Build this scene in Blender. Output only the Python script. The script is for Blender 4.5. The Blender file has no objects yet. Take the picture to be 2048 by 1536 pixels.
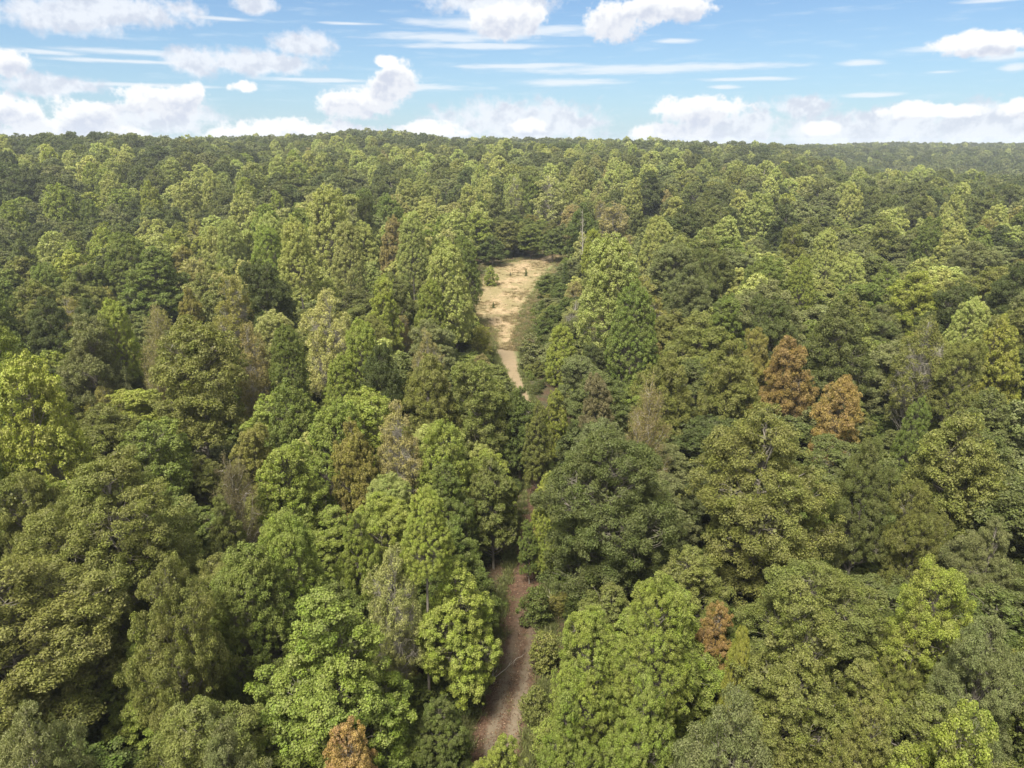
import bpy, math, random
import numpy as np
from mathutils import Vector

scene = bpy.context.scene
C = scene.collection

# ------------------------------------------------------------------ camera
CAM_Z = 45.0
PITCH = math.radians(18.7)
FPX = 1420.0                      # focal length in pixels of a 2048 wide frame
cam_d = bpy.data.cameras.new("camera")
cam = bpy.data.objects.new("camera", cam_d)
C.objects.link(cam)
cam.location = (0, 0, CAM_Z)
cam.rotation_euler = (math.pi / 2 - PITCH, 0, 0)
cam_d.sensor_width = 36.0
cam_d.lens = FPX / 2048 * 36.0
cam_d.clip_end = 20000
cam_d.clip_start = 0.5
scene.camera = cam
CP, SP = math.cos(PITCH), math.sin(PITCH)


def ray(px, py):
    a, b = (px - 1024) / FPX, (768 - py) / FPX
    return np.array((a, CP + b * SP, -SP + b * CP))


def azel(px, py):
    d = ray(px, py)
    return math.degrees(math.atan2(d[0], d[1])), math.degrees(math.atan2(d[2], math.hypot(d[0], d[1])))


def to_px(x, y, z):
    dz = z - CAM_Z
    dep = y * CP - dz * SP
    return 1024 + FPX * x / dep, 768 - FPX * (y * SP + dz * CP) / dep, dep


# ------------------------------------------------------------------ sky, sun, exposure
SUN_EL, SUN_AZ = 58.0, -150.0      # azimuth from +Y towards +X
scene.view_settings.view_transform = 'Standard'
scene.view_settings.look = 'None'
scene.view_settings.gamma = 1
scene.view_settings.exposure = 1.45
W = bpy.data.worlds.new("World")
scene.world = W
W.use_nodes = True
nt = W.node_tree
nt.nodes.clear()


class NB:
    """small helper to write node maths"""
    def __init__(s, nt):
        s.nt = nt

    def new(s, t, **k):
        n = s.nt.nodes.new(t)
        for a, b in k.items():
            setattr(n, a, b)
        return n

    def put(s, n, i, v):
        if v is None:
            return
        if isinstance(v, bpy.types.NodeSocket):
            s.nt.links.new(v, n.inputs[i])
        else:
            n.inputs[i].default_value = v

    def m(s, op, a, b=None, c=None, clamp=False):
        n = s.new('ShaderNodeMath', operation=op)
        n.use_clamp = clamp
        s.put(n, 0, a); s.put(n, 1, b); s.put(n, 2, c)
        return n.outputs[0]

    def v(s, op, a, b=None, c=None):
        n = s.new('ShaderNodeVectorMath', operation=op)
        s.put(n, 0, a); s.put(n, 1, b); s.put(n, 2, c)
        return n.outputs['Value'] if op in ('LENGTH', 'DOT_PRODUCT') else n.outputs[0]

    def mix(s, f, a, b, blend='MIX'):
        n = s.new('ShaderNodeMix', data_type='RGBA', blend_type=blend)
        s.put(n, 0, f); s.put(n, 6, a); s.put(n, 7, b)
        return n.outputs[2]

    def noise(s, vec, scale, detail=4, rough=0.55, dim='3D'):
        n = s.new('ShaderNodeTexNoise', noise_dimensions=dim)
        s.put(n, 'Vector', vec)
        n.inputs['Scale'].default_value = scale
        n.inputs['Detail'].default_value = detail
        n.inputs['Roughness'].default_value = rough
        return n.outputs['Fac']

    def ramp(s, v, lo, hi):
        n = s.new('ShaderNodeMapRange', interpolation_type='SMOOTHSTEP')
        s.put(n, 0, v); s.put(n, 1, lo); s.put(n, 2, hi)
        return n.outputs[0]


B = NB(nt)
sky = B.new('ShaderNodeTexSky', sky_type='NISHITA')
sky.sun_disc = False
sky.sun_elevation = math.radians(SUN_EL)
sky.sun_rotation = math.radians(SUN_AZ)
sky.altitude = 200
sky.air_density = 1.0
sky.dust_density = 0.6
sky.ozone_density = 2.0
tc = B.new('ShaderNodeTexCoord')
sep = B.new('ShaderNodeSeparateXYZ')
nt.links.new(tc.outputs['Generated'], sep.inputs[0])
az = B.m('MULTIPLY', B.m('ARCTAN2', sep.outputs[0], sep.outputs[1]), 57.2958)
el = B.m('MULTIPLY', B.m('ARCSINE', sep.outputs[2]), 57.2958)
comb = B.new('ShaderNodeCombineXYZ')
B.put(comb, 0, az); B.put(comb, 1, el)
P = comb.outputs[0]
# two wobbles that roughen every cloud outline
n1 = B.noise(P, 0.42, 6, 0.56)
n2 = B.noise(P, 1.6, 4, 0.6)
wob = B.m('ADD', B.m('MULTIPLY', B.m('SUBTRACT', n1, 0.5), 1.9), B.m('MULTIPLY', B.m('SUBTRACT', n2, 0.5), 1.15))


def cloud_field(lst, shift=None):
    out = None
    Q = B.v('ADD', P, shift) if shift else P
    for (x, y, a, b) in lst:
        u, v_ = azel(x, y)
        u2, _ = azel(x + a, y)
        _, v2 = azel(x, y - b)
        su, sv = 1 / abs(u2 - u), 1 / abs(v2 - v_)
        q = B.v('LENGTH', B.v('MULTIPLY_ADD', Q, (su, sv, 0), (-u * su, -v_ * sv, 0)))
        out = q if out is None else B.m('SMOOTH_MIN', out, q, 0.12)
    return out


bright = [(715, 208, 72, 30), (790, 165, 45, 38), (772, 125, 24, 12), (325, 203, 72, 34), (384, 184, 22, 18), (1238, 48, 50, 34),
          (1310, 15, 90, 28), (165, 232, 55, 34), (45, 238, 45, 34), (5, 215, 30, 30), (100, 262, 100, 26), (14, 122, 42, 30),
          (250, 268, 45, 16), (485, 172, 26, 11), (600, 268, 165, 26), (475, 275, 70, 22), (860, 262, 70, 18), (1400, 222, 80, 28),
          (1345, 268, 80, 22), (1060, 252, 32, 15), (1860, 222, 95, 15), (1640, 258, 34, 13), (1010, 40, 70, 34), (1975, 85, 85, 24),
          (2040, 215, 40, 18), (1830, 218, 40, 14)]
grey = [(400, 122, 58, 24), (500, 125, 110, 22), (605, 88, 52, 22), (120, 30, 110, 34), (250, 20, 130, 30), (510, 8, 40, 16),
        (1040, 246, 150, 38), (1440, 258, 120, 40), (1608, 212, 56, 22), (1740, 268, 240, 34), (1960, 250, 150, 42), (300, 235, 140, 26),
        (1800, 240, 130, 26), (700, 285, 260, 14), (130, 280, 180, 14), (990, 8, 110, 26), (105, 170, 85, 18)]
streak = [(250, 104, 130, 6), (450, 38, 60, 4), (90, 104, 60, 5), (700, 47, 60, 3), (1130, 165, 95, 7), (1280, 138, 250, 9),
          (1500, 158, 90, 4), (1716, 126, 42, 6), (1735, 190, 60, 5), (1885, 144, 36, 3), (1345, 82, 38, 5), (640, 160, 100, 4),
          (1445, 174, 24, 4), (910, 75, 150, 9), (960, 92, 140, 6), (1080, 62, 110, 10), (930, 45, 110, 10), (1870, 98, 80, 6),
          (2010, 112, 60, 10), (1990, 0, 60, 5), (230, 122, 120, 4), (1050, 132, 130, 5), (280, 170, 120, 4), (2030, 135, 30, 8), (800, 175, 120, 7)]
fb = cloud_field(bright)
fb_up = cloud_field(bright, (-0.25, 1.0, 0))
fg = cloud_field(grey)
fs = cloud_field(streak)
mb = B.ramp(B.m('ADD', fb, wob), 1.34, 0.86)
mg = B.m('MULTIPLY', B.ramp(B.m('ADD', fg, B.m('MULTIPLY', wob, 1.1)), 1.5, 0.7), 0.93)
stv = B.v('MULTIPLY', P, (0.25, 2.2, 1))
n3 = B.noise(stv, 1.0, 5, 0.6)
ms = B.m('MULTIPLY', B.ramp(B.m('ADD', fs, B.m('MULTIPLY', B.m('SUBTRACT', n3, 0.5), 2.6)), 1.5, 0.3), 0.75)
# thin veil of cirrus everywhere low in the sky
veil = B.m('MULTIPLY', B.ramp(n3, 0.50, 0.85), 0.45)
# relief of the cumulus: brighter where the puffs face up-left
up = B.noise(B.v('ADD', P, (-0.25, 0.55, 0)), 0.42, 6, 0.62)
rel = B.ramp(B.m('SUBTRACT', n1, up), -0.12, 0.07)
SKYC = B.new('ShaderNodeMix', data_type='RGBA', blend_type='MULTIPLY')
SKYC.inputs[0].default_value = 1
nt.links.new(sky.outputs[0], SKYC.inputs[6])
SKYC.inputs[7].default_value = (0.72, 0.86, 1.0, 1)
col = SKYC.outputs[2]
WHITE, GREYW = (7.6, 7.65, 7.7, 1), (5.1, 5.5, 6.3, 1)
haze_w = (3.6, 5.4, 7.0, 1)
col = B.mix(B.m('MULTIPLY', B.ramp(el, 14.0, -1.0), 0.45), col, haze_w)
col = B.mix(veil, col, (5.6, 6.6, 7.4, 1))
col = B.mix(ms, col, (6.9, 7.2, 7.5, 1))
col = B.mix(mg, col, B.mix(rel, GREYW, (6.6, 6.9, 7.4, 1)))
lit = B.m('MAXIMUM', B.ramp(B.m('ADD', fb_up, wob), 0.6, 1.5), B.m('MULTIPLY', rel, 0.55))
col = B.mix(mb, col, B.mix(lit, (4.9, 5.3, 6.2, 1), WHITE))
over = B.m('MULTIPLY', B.m('MAXIMUM', B.ramp(el, 15.0, 32.0), B.ramp(B.m('ABSOLUTE', az), 52.0, 80.0)), B.ramp(B.noise(tc.outputs['Generated'], 2.2, 4, 0.6), 0.36, 0.52))  # bright cloud cover added overhead and behind the camera, unseen, to raise fill light
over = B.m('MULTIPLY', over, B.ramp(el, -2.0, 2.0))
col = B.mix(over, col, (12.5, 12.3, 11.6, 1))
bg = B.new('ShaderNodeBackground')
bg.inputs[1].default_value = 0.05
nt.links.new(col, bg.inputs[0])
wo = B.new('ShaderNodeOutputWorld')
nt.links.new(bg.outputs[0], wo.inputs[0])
try:
    W.cycles.sampling_method = 'MANUAL'
    W.cycles.sample_map_resolution = 512
except Exception:
    pass

sun_d = bpy.data.lights.new("sun", 'SUN')
sun_d.energy = 3.9
sun_d.angle = math.radians(18)
sun_d.color = (1.0, 0.94, 0.82)
sun = bpy.data.objects.new("sun", sun_d)
C.objects.link(sun)
ce, se = math.cos(math.radians(SUN_EL)), math.sin(math.radians(SUN_EL))
sdir = Vector((ce * math.sin(math.radians(SUN_AZ)), ce * math.cos(math.radians(SUN_AZ)), se))
sun.rotation_euler = sdir.to_track_quat('Z', 'Y').to_euler()
sun.location = (0, 0, 200)

cy = scene.cycles
cy.max_bounces = 5
cy.diffuse_bounces = 3
cy.glossy_bounces = 1
cy.transmission_bounces = 3
cy.transparent_max_bounces = 4
cy.volume_bounces = 0
cy.caustics_reflective = False
cy.caustics_refractive = False
cy.use_denoising = True
cy.denoising_prefilter = 'ACCURATE'
cy.denoiser = 'OPENIMAGEDENOISE'
cy.denoising_input_passes = 'RGB_ALBEDO_NORMAL'

# ------------------------------------------------------------------ terrain
AZT = np.array([-60, -36, -25, -17, -11, -4, 3, 9, 18, 28, 36, 60.])
RT = np.array([0, 100, 200, 300, 420, 600, 850, 1200, 1800, 3200.])
ZT = np.array([
    [0, 0, -4, -6, 13, 27, 29, 26, 20, 20],
    [0, 0, -4, -6, 13, 27, 29, 26, 20, 20],
    [0, 0, -3, -4, 13, 27, 29, 26, 20, 20],
    [0, 0, 0, 4, 13, 24, 29, 28, 20, 20],
    [0, 0, 0, 4, 11, 24, 37, 34, 20, 20],
    [0, 0, 0, 4, 11, 21, 28, 29, 20, 20],
    [0, 0, 0, 4, 11, 20, 27, 28, 20, 20],
    [0, 0, 0, 3, 10, 19, 26, 27, 20, 20],
    [0, 0, 0, 2, 7, 15, 21, 21, 18, 18],
    [0, 0, -1, -1, 1, 4, -8, 14, 24, 20],
    [0, 0, -2, -2, -1, 1, -14, 9, 24, 20],
    [0, 0, -2, -2, -1, 1, -14, 9, 24, 20.]])


def _ss(t):
    return t * t * (3 - 2 * t)


def ground_z(x, y):
    x = np.asarray(x, float); y = np.asarray(y, float)
    r = np.hypot(x, y)
    a = np.degrees(np.arctan2(x, y))
    a = np.clip(a, -59.99, 59.99)
    rc = np.clip(r, 0, 3199)
    i = np.clip(np.searchsorted(AZT, a) - 1, 0, len(AZT) - 2)
    j = np.clip(np.searchsorted(RT, rc) - 1, 0, len(RT) - 2)
    ta = _ss((a - AZT[i]) / (AZT[i + 1] - AZT[i]))
    tr = (rc - RT[j]) / (RT[j + 1] - RT[j])
    z = (ZT[i, j] * (1 - ta) + ZT[i + 1, j] * ta) * (1 - tr) + (ZT[i, j + 1] * (1 - ta) + ZT[i + 1, j + 1] * ta) * tr
    far = np.clip((r - 250) / 400, 0, 1)
    z = z + far * (1.6 * np.sin(x / 61 + 1.3) * np.cos(y / 83) + 1.3 * np.sin(x / 29 + y / 47))
    z = z + (1 - far) * 0.35 * np.sin(x / 19 + 0.4) * np.sin(y / 27)
    return z


def ray_ground(px, py, h=0.0):
    d = ray(px, py)
    d = d / math.hypot(d[0], d[1])
    s = np.arange(12, 2500, 0.5)
    z = CAM_Z + s * d[2]
    g = ground_z(s * d[0], s * d[1]) + h
    k = np.argmax(z < g)
    if z[k] >= g[k]:
        return None
    return s[k] * d[0], s[k] * d[1]


def mesh_obj(name, verts, faces, mats, parent=None, attrs=None, mat_idx=None, smooth=False):
    me = bpy.data.meshes.new(name)
    verts = np.asarray(verts, np.float32)
    nv = len(verts)
    me.vertices.add(nv)
    me.vertices.foreach_set('co', verts.ravel())
    if isinstance(faces, np.ndarray):
        nf, k = faces.shape
        me.loops.add(nf * k)
        me.polygons.add(nf)
        me.polygons.foreach_set('loop_start', np.arange(0, nf * k, k, dtype=np.int32))
        me.loops.foreach_set('vertex_index', faces.astype(np.int32).ravel())
    else:
        nf = len(faces)
        tot = np.array([len(f) for f in faces], np.int32)
        me.loops.add(int(tot.sum()))
        me.polygons.add(nf)
        st = np.concatenate(([0], np.cumsum(tot)[:-1])).astype(np.int32)
        me.polygons.foreach_set('loop_start', st)
        me.loops.foreach_set('vertex_index', np.concatenate([np.asarray(f, np.int32) for f in faces]))
    for m in mats:
        me.materials.append(m)
    if mat_idx is not None:
        me.polygons.foreach_set('material_index', mat_idx.astype(np.int32))
    if smooth:
        me.polygons.foreach_set('use_smooth', np.ones(nf, bool))
    for k_, a in (attrs or {}).items():
        at = me.attributes.new(k_, 'FLOAT', 'FACE')
        at.data.foreach_set('value', a.astype(np.float32))
    me.update(calc_edges=True)
    o = bpy.data.objects.new(name, me)
    if parent is not None:
        o.parent = parent
    return o


# ------------------------------------------------------------------ materials
def new_mat(name):
    m = bpy.data.materials.new(name)
    m.use_nodes = True
    m.node_tree.nodes.clear()
    return m, NB(m.node_tree)


def leaf_material(name, instanced):
    m, b = new_mat(name)
    if instanced:
        at = b.new('ShaderNodeAttribute', attribute_type='INSTANCER', attribute_name='tint')
        tint = at.outputs['Color']
    else:
        oi = b.new('ShaderNodeObjectInfo')
        tint = oi.outputs['Color']
    lv = b.new('ShaderNodeAttribute', attribute_type='GEOMETRY', attribute_name='lv').outputs['Fac']
    hv = b.new('ShaderNodeAttribute', attribute_type='GEOMETRY', attribute_name='hv').outputs['Fac']
    g = b.new('ShaderNodeNewGeometry')
    hsv = b.new('ShaderNodeHueSaturation')
    b.put(hsv, 'Color', tint)
    tcn = b.new('ShaderNodeTexCoord')
    patch = b.ramp(b.noise(tcn.outputs['Object'], 0.28, 3, 0.6), 0.38, 0.66)
    b.put(hsv, 'Hue', b.m('ADD', b.m('ADD', 0.474, b.m('MULTIPLY', hv, 0.038)), b.m('MULTIPLY', patch, 0.012)))
    b.put(hsv, 'Saturation', b.m('ADD', 0.78, b.m('MULTIPLY', hv, 0.3)))
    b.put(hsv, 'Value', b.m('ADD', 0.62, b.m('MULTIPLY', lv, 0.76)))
    c = hsv.outputs[0]
    # the pale underside of a leaf
    c = b.mix(b.m('MULTIPLY', g.outputs['Backfacing'], 0.12), c, (0.17, 0.19, 0.11, 1))
    pr = b.new('ShaderNodeBsdfPrincipled')
    b.put(pr, 'Base Color', c)
    pr.inputs['Roughness'].default_value = 0.6
    pr.inputs['Specular IOR Level'].default_value = 0.25
    tr = b.new('ShaderNodeBsdfTranslucent')
    b.put(tr, 'Color', b.mix(1.0, c, (1.15, 1.25, 0.5, 1), 'MULTIPLY'))
    mx = b.new('ShaderNodeMixShader')
    mx.inputs[0].default_value = 0.30
    m.node_tree.links.new(pr.outputs[0], mx.inputs[1])
    m.node_tree.links.new(tr.outputs[0], mx.inputs[2])
    o = b.new('ShaderNodeOutputMaterial')
    m.node_tree.links.new(mx.outputs[0], o.inputs[0])
    return m


M_LEAF = leaf_material('leaves', False)
M_LEAF_I = leaf_material('forest_leaves', True)


def simple(name, fn, rough=0.9, bump=None):
    m, b = new_mat(name)
    pr = b.new('ShaderNodeBsdfPrincipled')
    b.put(pr, 'Base Color', fn(b))
    pr.inputs['Roughness'].default_value = rough
    pr.inputs['Specular IOR Level'].default_value = 0.15
    if bump:
        bp = b.new('ShaderNodeBump')
        bp.inputs['Strength'].default_value = bump[1]
        bp.inputs['Distance'].default_value = bump[2]
        tcn = b.new('ShaderNodeTexCoord')
        b.put(bp, 'Height', b.noise(tcn.outputs['Object'], bump[0], 5, 0.65))
        m.node_tree.links.new(bp.outputs[0], pr.inputs['Normal'])
    o = b.new('ShaderNodeOutputMaterial')
    m.node_tree.links.new(pr.outputs[0], o.inputs[0])
    return m


def f_bark(base, dark):
    def f(b):
        t = b.new('ShaderNodeTexCoord').outputs['Object']
        st = b.v('MULTIPLY', t, (5, 5, 0.8))
        return b.mix(b.ramp(b.noise(st, 1.5, 4, 0.7), 0.3, 0.7), dark, base)
    return f


M_BARK = simple('bark', f_bark((0.26, 0.235, 0.20, 1), (0.12, 0.105, 0.085, 1)))
M_PALE = simple('pale_bark', f_bark((0.38, 0.35, 0.30, 1), (0.22, 0.20, 0.165, 1)))
M_TWIG = simple('twig_bark', f_bark((0.22, 0.165, 0.12, 1), (0.13, 0.095, 0.07, 1)))


def f_floor(b):
    t = b.new('ShaderNodeTexCoord').outputs['Object']
    c = b.mix(b.ramp(b.noise(t, 0.35, 5, 0.7), 0.35, 0.65), (0.055, 0.038, 0.022, 1), (0.035, 0.045, 0.018, 1))
    return b.mix(b.ramp(b.noise(t, 3.0, 4, 0.8), 0.45, 0.7), c, (0.11, 0.072, 0.045, 1))


M_FLOOR = simple('forest_floor', f_floor, 0.95, (4.0, 0.6, 0.1))

# ------------------------------------------------------------------ ground sheet
def make_ground():
    def axis(n0, step, ext, grow):
        a = list(np.arange(0, n0 + 1e-6, step)); s = step
        while a[-1] < ext:
            s *= grow; a.append(a[-1] + s)
        return np.array(a)
    ax = axis(60, 2.5, 3300, 1.06)
    xs = np.concatenate((-ax[:0:-1], ax))
    ay = axis(300, 2.5, 3300, 1.06)
    ys = np.concatenate((-axis(20, 5, 300, 1.3)[:0:-1], ay))
    X, Y = np.meshgrid(xs, ys)
    Z = ground_z(X, Y)
    v = np.stack((X, Y, Z), -1).reshape(-1, 3)
    nx, ny = len(xs), len(ys)
    i = (np.arange(ny - 1)[:, None] * nx + np.arange(nx - 1)[None]).ravel()
    f = np.stack((i, i + 1, i + nx + 1, i + nx), -1)
    o = mesh_obj('ground', v, f, [M_FLOOR], smooth=True)
    C.objects.link(o)
    o['kind'] = 'structure'


make_ground()

# rows of the trail and of the clearing: (y, left x, right x) as they lie on the ground
PATH_ROWS = [(1800, 890, 1005), (1640, 908, 1028), (1536, 925, 1050), (1470, 938, 1062), (1400, 955, 1078), (1330, 976, 1090), (1250, 998, 1094), (1180, 1012, 1090),
             (1090, 1030, 1084), (1000, 1050, 1090), (940, 1060, 1094), (880, 1064, 1092), (830, 1056, 1080), (790, 1036, 1060), (750, 1010, 1044),
             (720, 996, 1042), (700, 984, 1040)]
CLEAR_ROWS = [(700, 984, 1040), (680, 978, 1042), (665, 972, 1045), (650, 962, 1050), (635, 945, 1052), (620, 932, 1060), (600, 928, 1070), (580, 938, 1084),
              (565, 944, 1094), (552, 948, 1104), (540, 962, 1112), (530, 985, 1118), (522, 1030, 1126), (515, 1080, 1134), (508, 1105, 1142), (502, 1128, 1150)]


def strip(name, rows, nacross, off, mat, sub=6):
    L, R = [], []
    for (y, xl, xr) in rows:
        L.append(ray_ground(xl, y)); R.append(ray_ground(xr, y))
    L, R = np.array(L), np.array(R)
    t = np.arange(0, len(rows) - 1 + 1e-6, 1.0 / sub)
    k = np.arange(len(rows))
    Ls = np.stack([np.interp(t, k, L[:, i]) for i in (0, 1)], -1)
    Rs = np.stack([np.interp(t, k, R[:, i]) for i in (0, 1)], -1)
    u = np.linspace(-1, 1, nacross)
    w = (u + 1) / 2
    P = Ls[:, None] * (1 - w)[None, :, None] + Rs[:, None] * w[None, :, None]
    Z = ground_z(P[..., 0], P[..., 1]) + off
    v = np.concatenate((P, Z[..., None]), -1).reshape(-1, 3)
    n = nacross
    i = (np.arange(len(t) - 1)[:, None] * n + np.arange(n - 1)[None]).ravel()
    f = np.stack((i, i + 1, i + n + 1, i + n), -1)
    o = mesh_obj(name, v, f, [mat], smooth=True)
    C.objects.link(o)
    at = o.data.attributes.new('across', 'FLOAT', 'POINT')
    at.data.foreach_set('value', np.tile(u, len(t)).astype(np.float32))
    o['kind'] = 'structure'
    return Ls, Rs


def f_path(b):
    t = b.new('ShaderNodeTexCoord').outputs['Object']
    u = b.new('ShaderNodeAttribute', attribute_name='across').outputs['Fac']
    sp = b.new('ShaderNodeSeparateXYZ'); b.put(sp, 0, t)
    wv = b.m('ADD', u, b.m('MULTIPLY', b.m('SUBTRACT', b.noise(t, 0.5, 3, 0.6), 0.5), 0.5))
    # two bare wheel tracks with a littered hump between them
    trk = b.m('ABSOLUTE', b.m('SUBTRACT', b.m('ABSOLUTE', b.m('SUBTRACT', wv, 0.10)), 0.30))
    bare = b.ramp(b.m('ADD', trk, b.m('MULTIPLY', b.m('SUBTRACT', b.noise(t, 2.2, 6, 0.75), 0.5), 0.75)), 0.36, 0.02)
    dirt = b.mix(b.noise(t, 1.3, 6, 0.8), (0.066, 0.048, 0.031, 1), (0.215, 0.178, 0.128, 1))
    lit = b.mix(b.ramp(b.noise(t, 2.6, 6, 0.8), 0.3, 0.7), (0.046, 0.028, 0.019, 1), (0.115, 0.070, 0.046, 1))
    lit = b.mix(b.ramp(b.noise(t, 0.55, 4, 0.7), 0.5, 0.72), lit, (0.09, 0.10, 0.035, 1))
    c = b.mix(b.m('MULTIPLY', bare, b.ramp(sp.outputs[1], 66, 48)), lit, dirt)
    straw = b.mix(b.noise(t, 0.9, 6, 0.8), (0.12, 0.095, 0.055, 1), (0.27, 0.205, 0.13, 1))
    straw = b.mix(b.ramp(b.m('ADD', wv, b.m('MULTIPLY', b.noise(t, 0.3, 4, 0.6), 0.6)), 0.7, 1.2), straw, (0.10, 0.11, 0.045, 1))
    straw = b.mix(b.m('MULTIPLY', b.ramp(b.m('ABSOLUTE', wv), 0.4, 1.1), 0.5), straw, (0.10, 0.12, 0.045, 1))
    return b.mix(b.ramp(sp.outputs[1], 85, 120), c, straw)


def f_clear(b):
    t = b.new('ShaderNodeTexCoord').outputs['Object']
    u = b.new('ShaderNodeAttribute', attribute_name='across').outputs['Fac']
    st = b.v('MULTIPLY', t, (1, 0.45, 1))
    fine = b.noise(st, 1.1, 8, 0.8)
    c = b.mix(b.ramp(fine, 0.3, 0.7), (0.155, 0.114, 0.064, 1), (0.35, 0.262, 0.158, 1))
    weeds = b.ramp(b.m('ADD', b.noise(t, 0.13, 6, 0.7), b.m('MULTIPLY', b.m('ABSOLUTE', u), 0.16)), 0.46, 0.62)
    c = b.mix(b.m('MULTIPLY', weeds, 0.85), c, b.mix(fine, (0.09, 0.09, 0.035, 1), (0.24, 0.19, 0.10, 1)))
    edge = b.ramp(b.m('ADD', b.m('ABSOLUTE', u), b.m('MULTIPLY', b.m('SUBTRACT', b.noise(t, 0.25, 5, 0.7), 0.5), 0.9)), 0.62, 0.95)
    return b.mix(edge, c, (0.13, 0.15, 0.055, 1))


M_PATH = simple('trail_dirt', f_path, 0.95, (5.0, 0.7, 0.12))
M_CLEAR = simple('straw_ground', f_clear, 0.95, (1.2, 0.7, 0.35))
PL, PR = strip('path', PATH_ROWS, 9, 0.06, M_PATH)
CL, CR = strip('clearing', CLEAR_ROWS, 15, 0.28, M_CLEAR)
PC = np.concatenate(((PL + PR) / 2, (CL + CR) / 2))
PW = np.concatenate((np.hypot(*(PR - PL).T) / 2, np.hypot(*(CR - CL).T) / 2))


def trail_gap(x, y):
    """distance from the edge of the trail or clearing, negative inside"""
    d = np.hypot(PC[:, 0] - x, PC[:, 1] - y) - PW
    return float(d.min())


# ------------------------------------------------------------------ tree meshes
class Tubes:
    def __init__(s, k=5):
        s.v, s.f, s.n, s.k = [], [], 0, k

    def add(s, pts, rad, k=None):
        k = k or s.k
        pts = np.asarray(pts, float)
        n = len(pts)
        tan = np.gradient(pts, axis=0)
        tan /= np.linalg.norm(tan, axis=1)[:, None] + 1e-9
        ref = np.array((1.0, 0.13, 0.0)) if abs(tan[0][2]) > 0.8 else np.array((0, 0, 1.0))
        a = np.cross(tan, ref); a /= np.linalg.norm(a, axis=1)[:, None] + 1e-9
        b = np.cross(tan, a)
        th = np.arange(k) * 2 * math.pi / k
        ring = (np.cos(th)[None, :, None] * a[:, None] + np.sin(th)[None, :, None] * b[:, None]) * np.asarray(rad)[:, None, None] + pts[:, None]
        s.v.append(ring.reshape(-1, 3))
        i = np.arange(n - 1)[:, None] * k + np.arange(k)[None]
        j = np.arange(n - 1)[:, None] * k + (np.arange(k)[None] + 1) % k
        s.f.append((np.stack((i, j, j + k, i + k), -1).reshape(-1, 4)) + s.n)
        s.n += n * k

    def get(s):
        return np.concatenate(s.v), np.concatenate(s.f)


def branch(p0, p1, rng, wob=0.12, n=5, sag=0.15):
    p0, p1 = np.asarray(p0, float), np.asarray(p1, float)
    L = np.linalg.norm(p1 - p0)
    t = np.linspace(0, 1, n)[:, None]
    p = p0 + (p1 - p0) * t
    j = rng.normal(0, wob * L / n, (n, 3)); j[0] = 0; j[-1] = 0
    p = p + j
    p[:, 2] += (np.sin(t[:, 0] * math.pi)) * -sag * L * 0.5
    return p


# every standard tree is 20 m high with a crown of 5 m radius
SPECIES = {
    # levels: (height, how many lobes, radius of the ring, lobe radius); top height
    'oak': dict(lv=[(7.6, 7, 3.1, 1.75), (10.4, 8, 3.5, 1.8), (13.2, 7, 3.2, 1.9), (15.8, 5, 2.1, 1.8), (17.8, 2, 0.7, 1.7)], core=(12.5, 2.9, 4.8), vs=0.85, jit=0.75),
    'poplar': dict(lv=[(5.4, 9, 3.2, 1.25), (7.4, 10, 3.7, 1.25), (9.4, 10, 3.7, 1.25), (11.4, 10, 3.4, 1.2), (13.3, 8, 2.9, 1.2), (15.1, 8, 2.5, 1.25), (16.9, 6, 1.75, 1.25), (18.4, 3, 0.8, 1.25)],
                   core=(11.0, 3.0, 6.8), vs=1.35, jit=0.7),
    'maple': dict(lv=[(6.2, 7, 3.2, 1.65), (8.8, 8, 3.6, 1.6), (11.4, 8, 3.3, 1.6), (14.0, 6, 2.5, 1.6), (16.4, 4, 1.4, 1.5), (18.2, 1, 0.5, 1.4)], core=(11.5, 2.7, 5.4), vs=1.0, jit=0.55),
    'shrub': dict(lv=[(4.0, 7, 3.0, 2.2), (9.0, 7, 3.2, 2.3), (14.0, 5, 2.2, 2.3), (17.5, 2, 0.6, 1.8)], core=(9, 2.8, 6.5), vs=1.6, jit=0.6),
}


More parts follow.
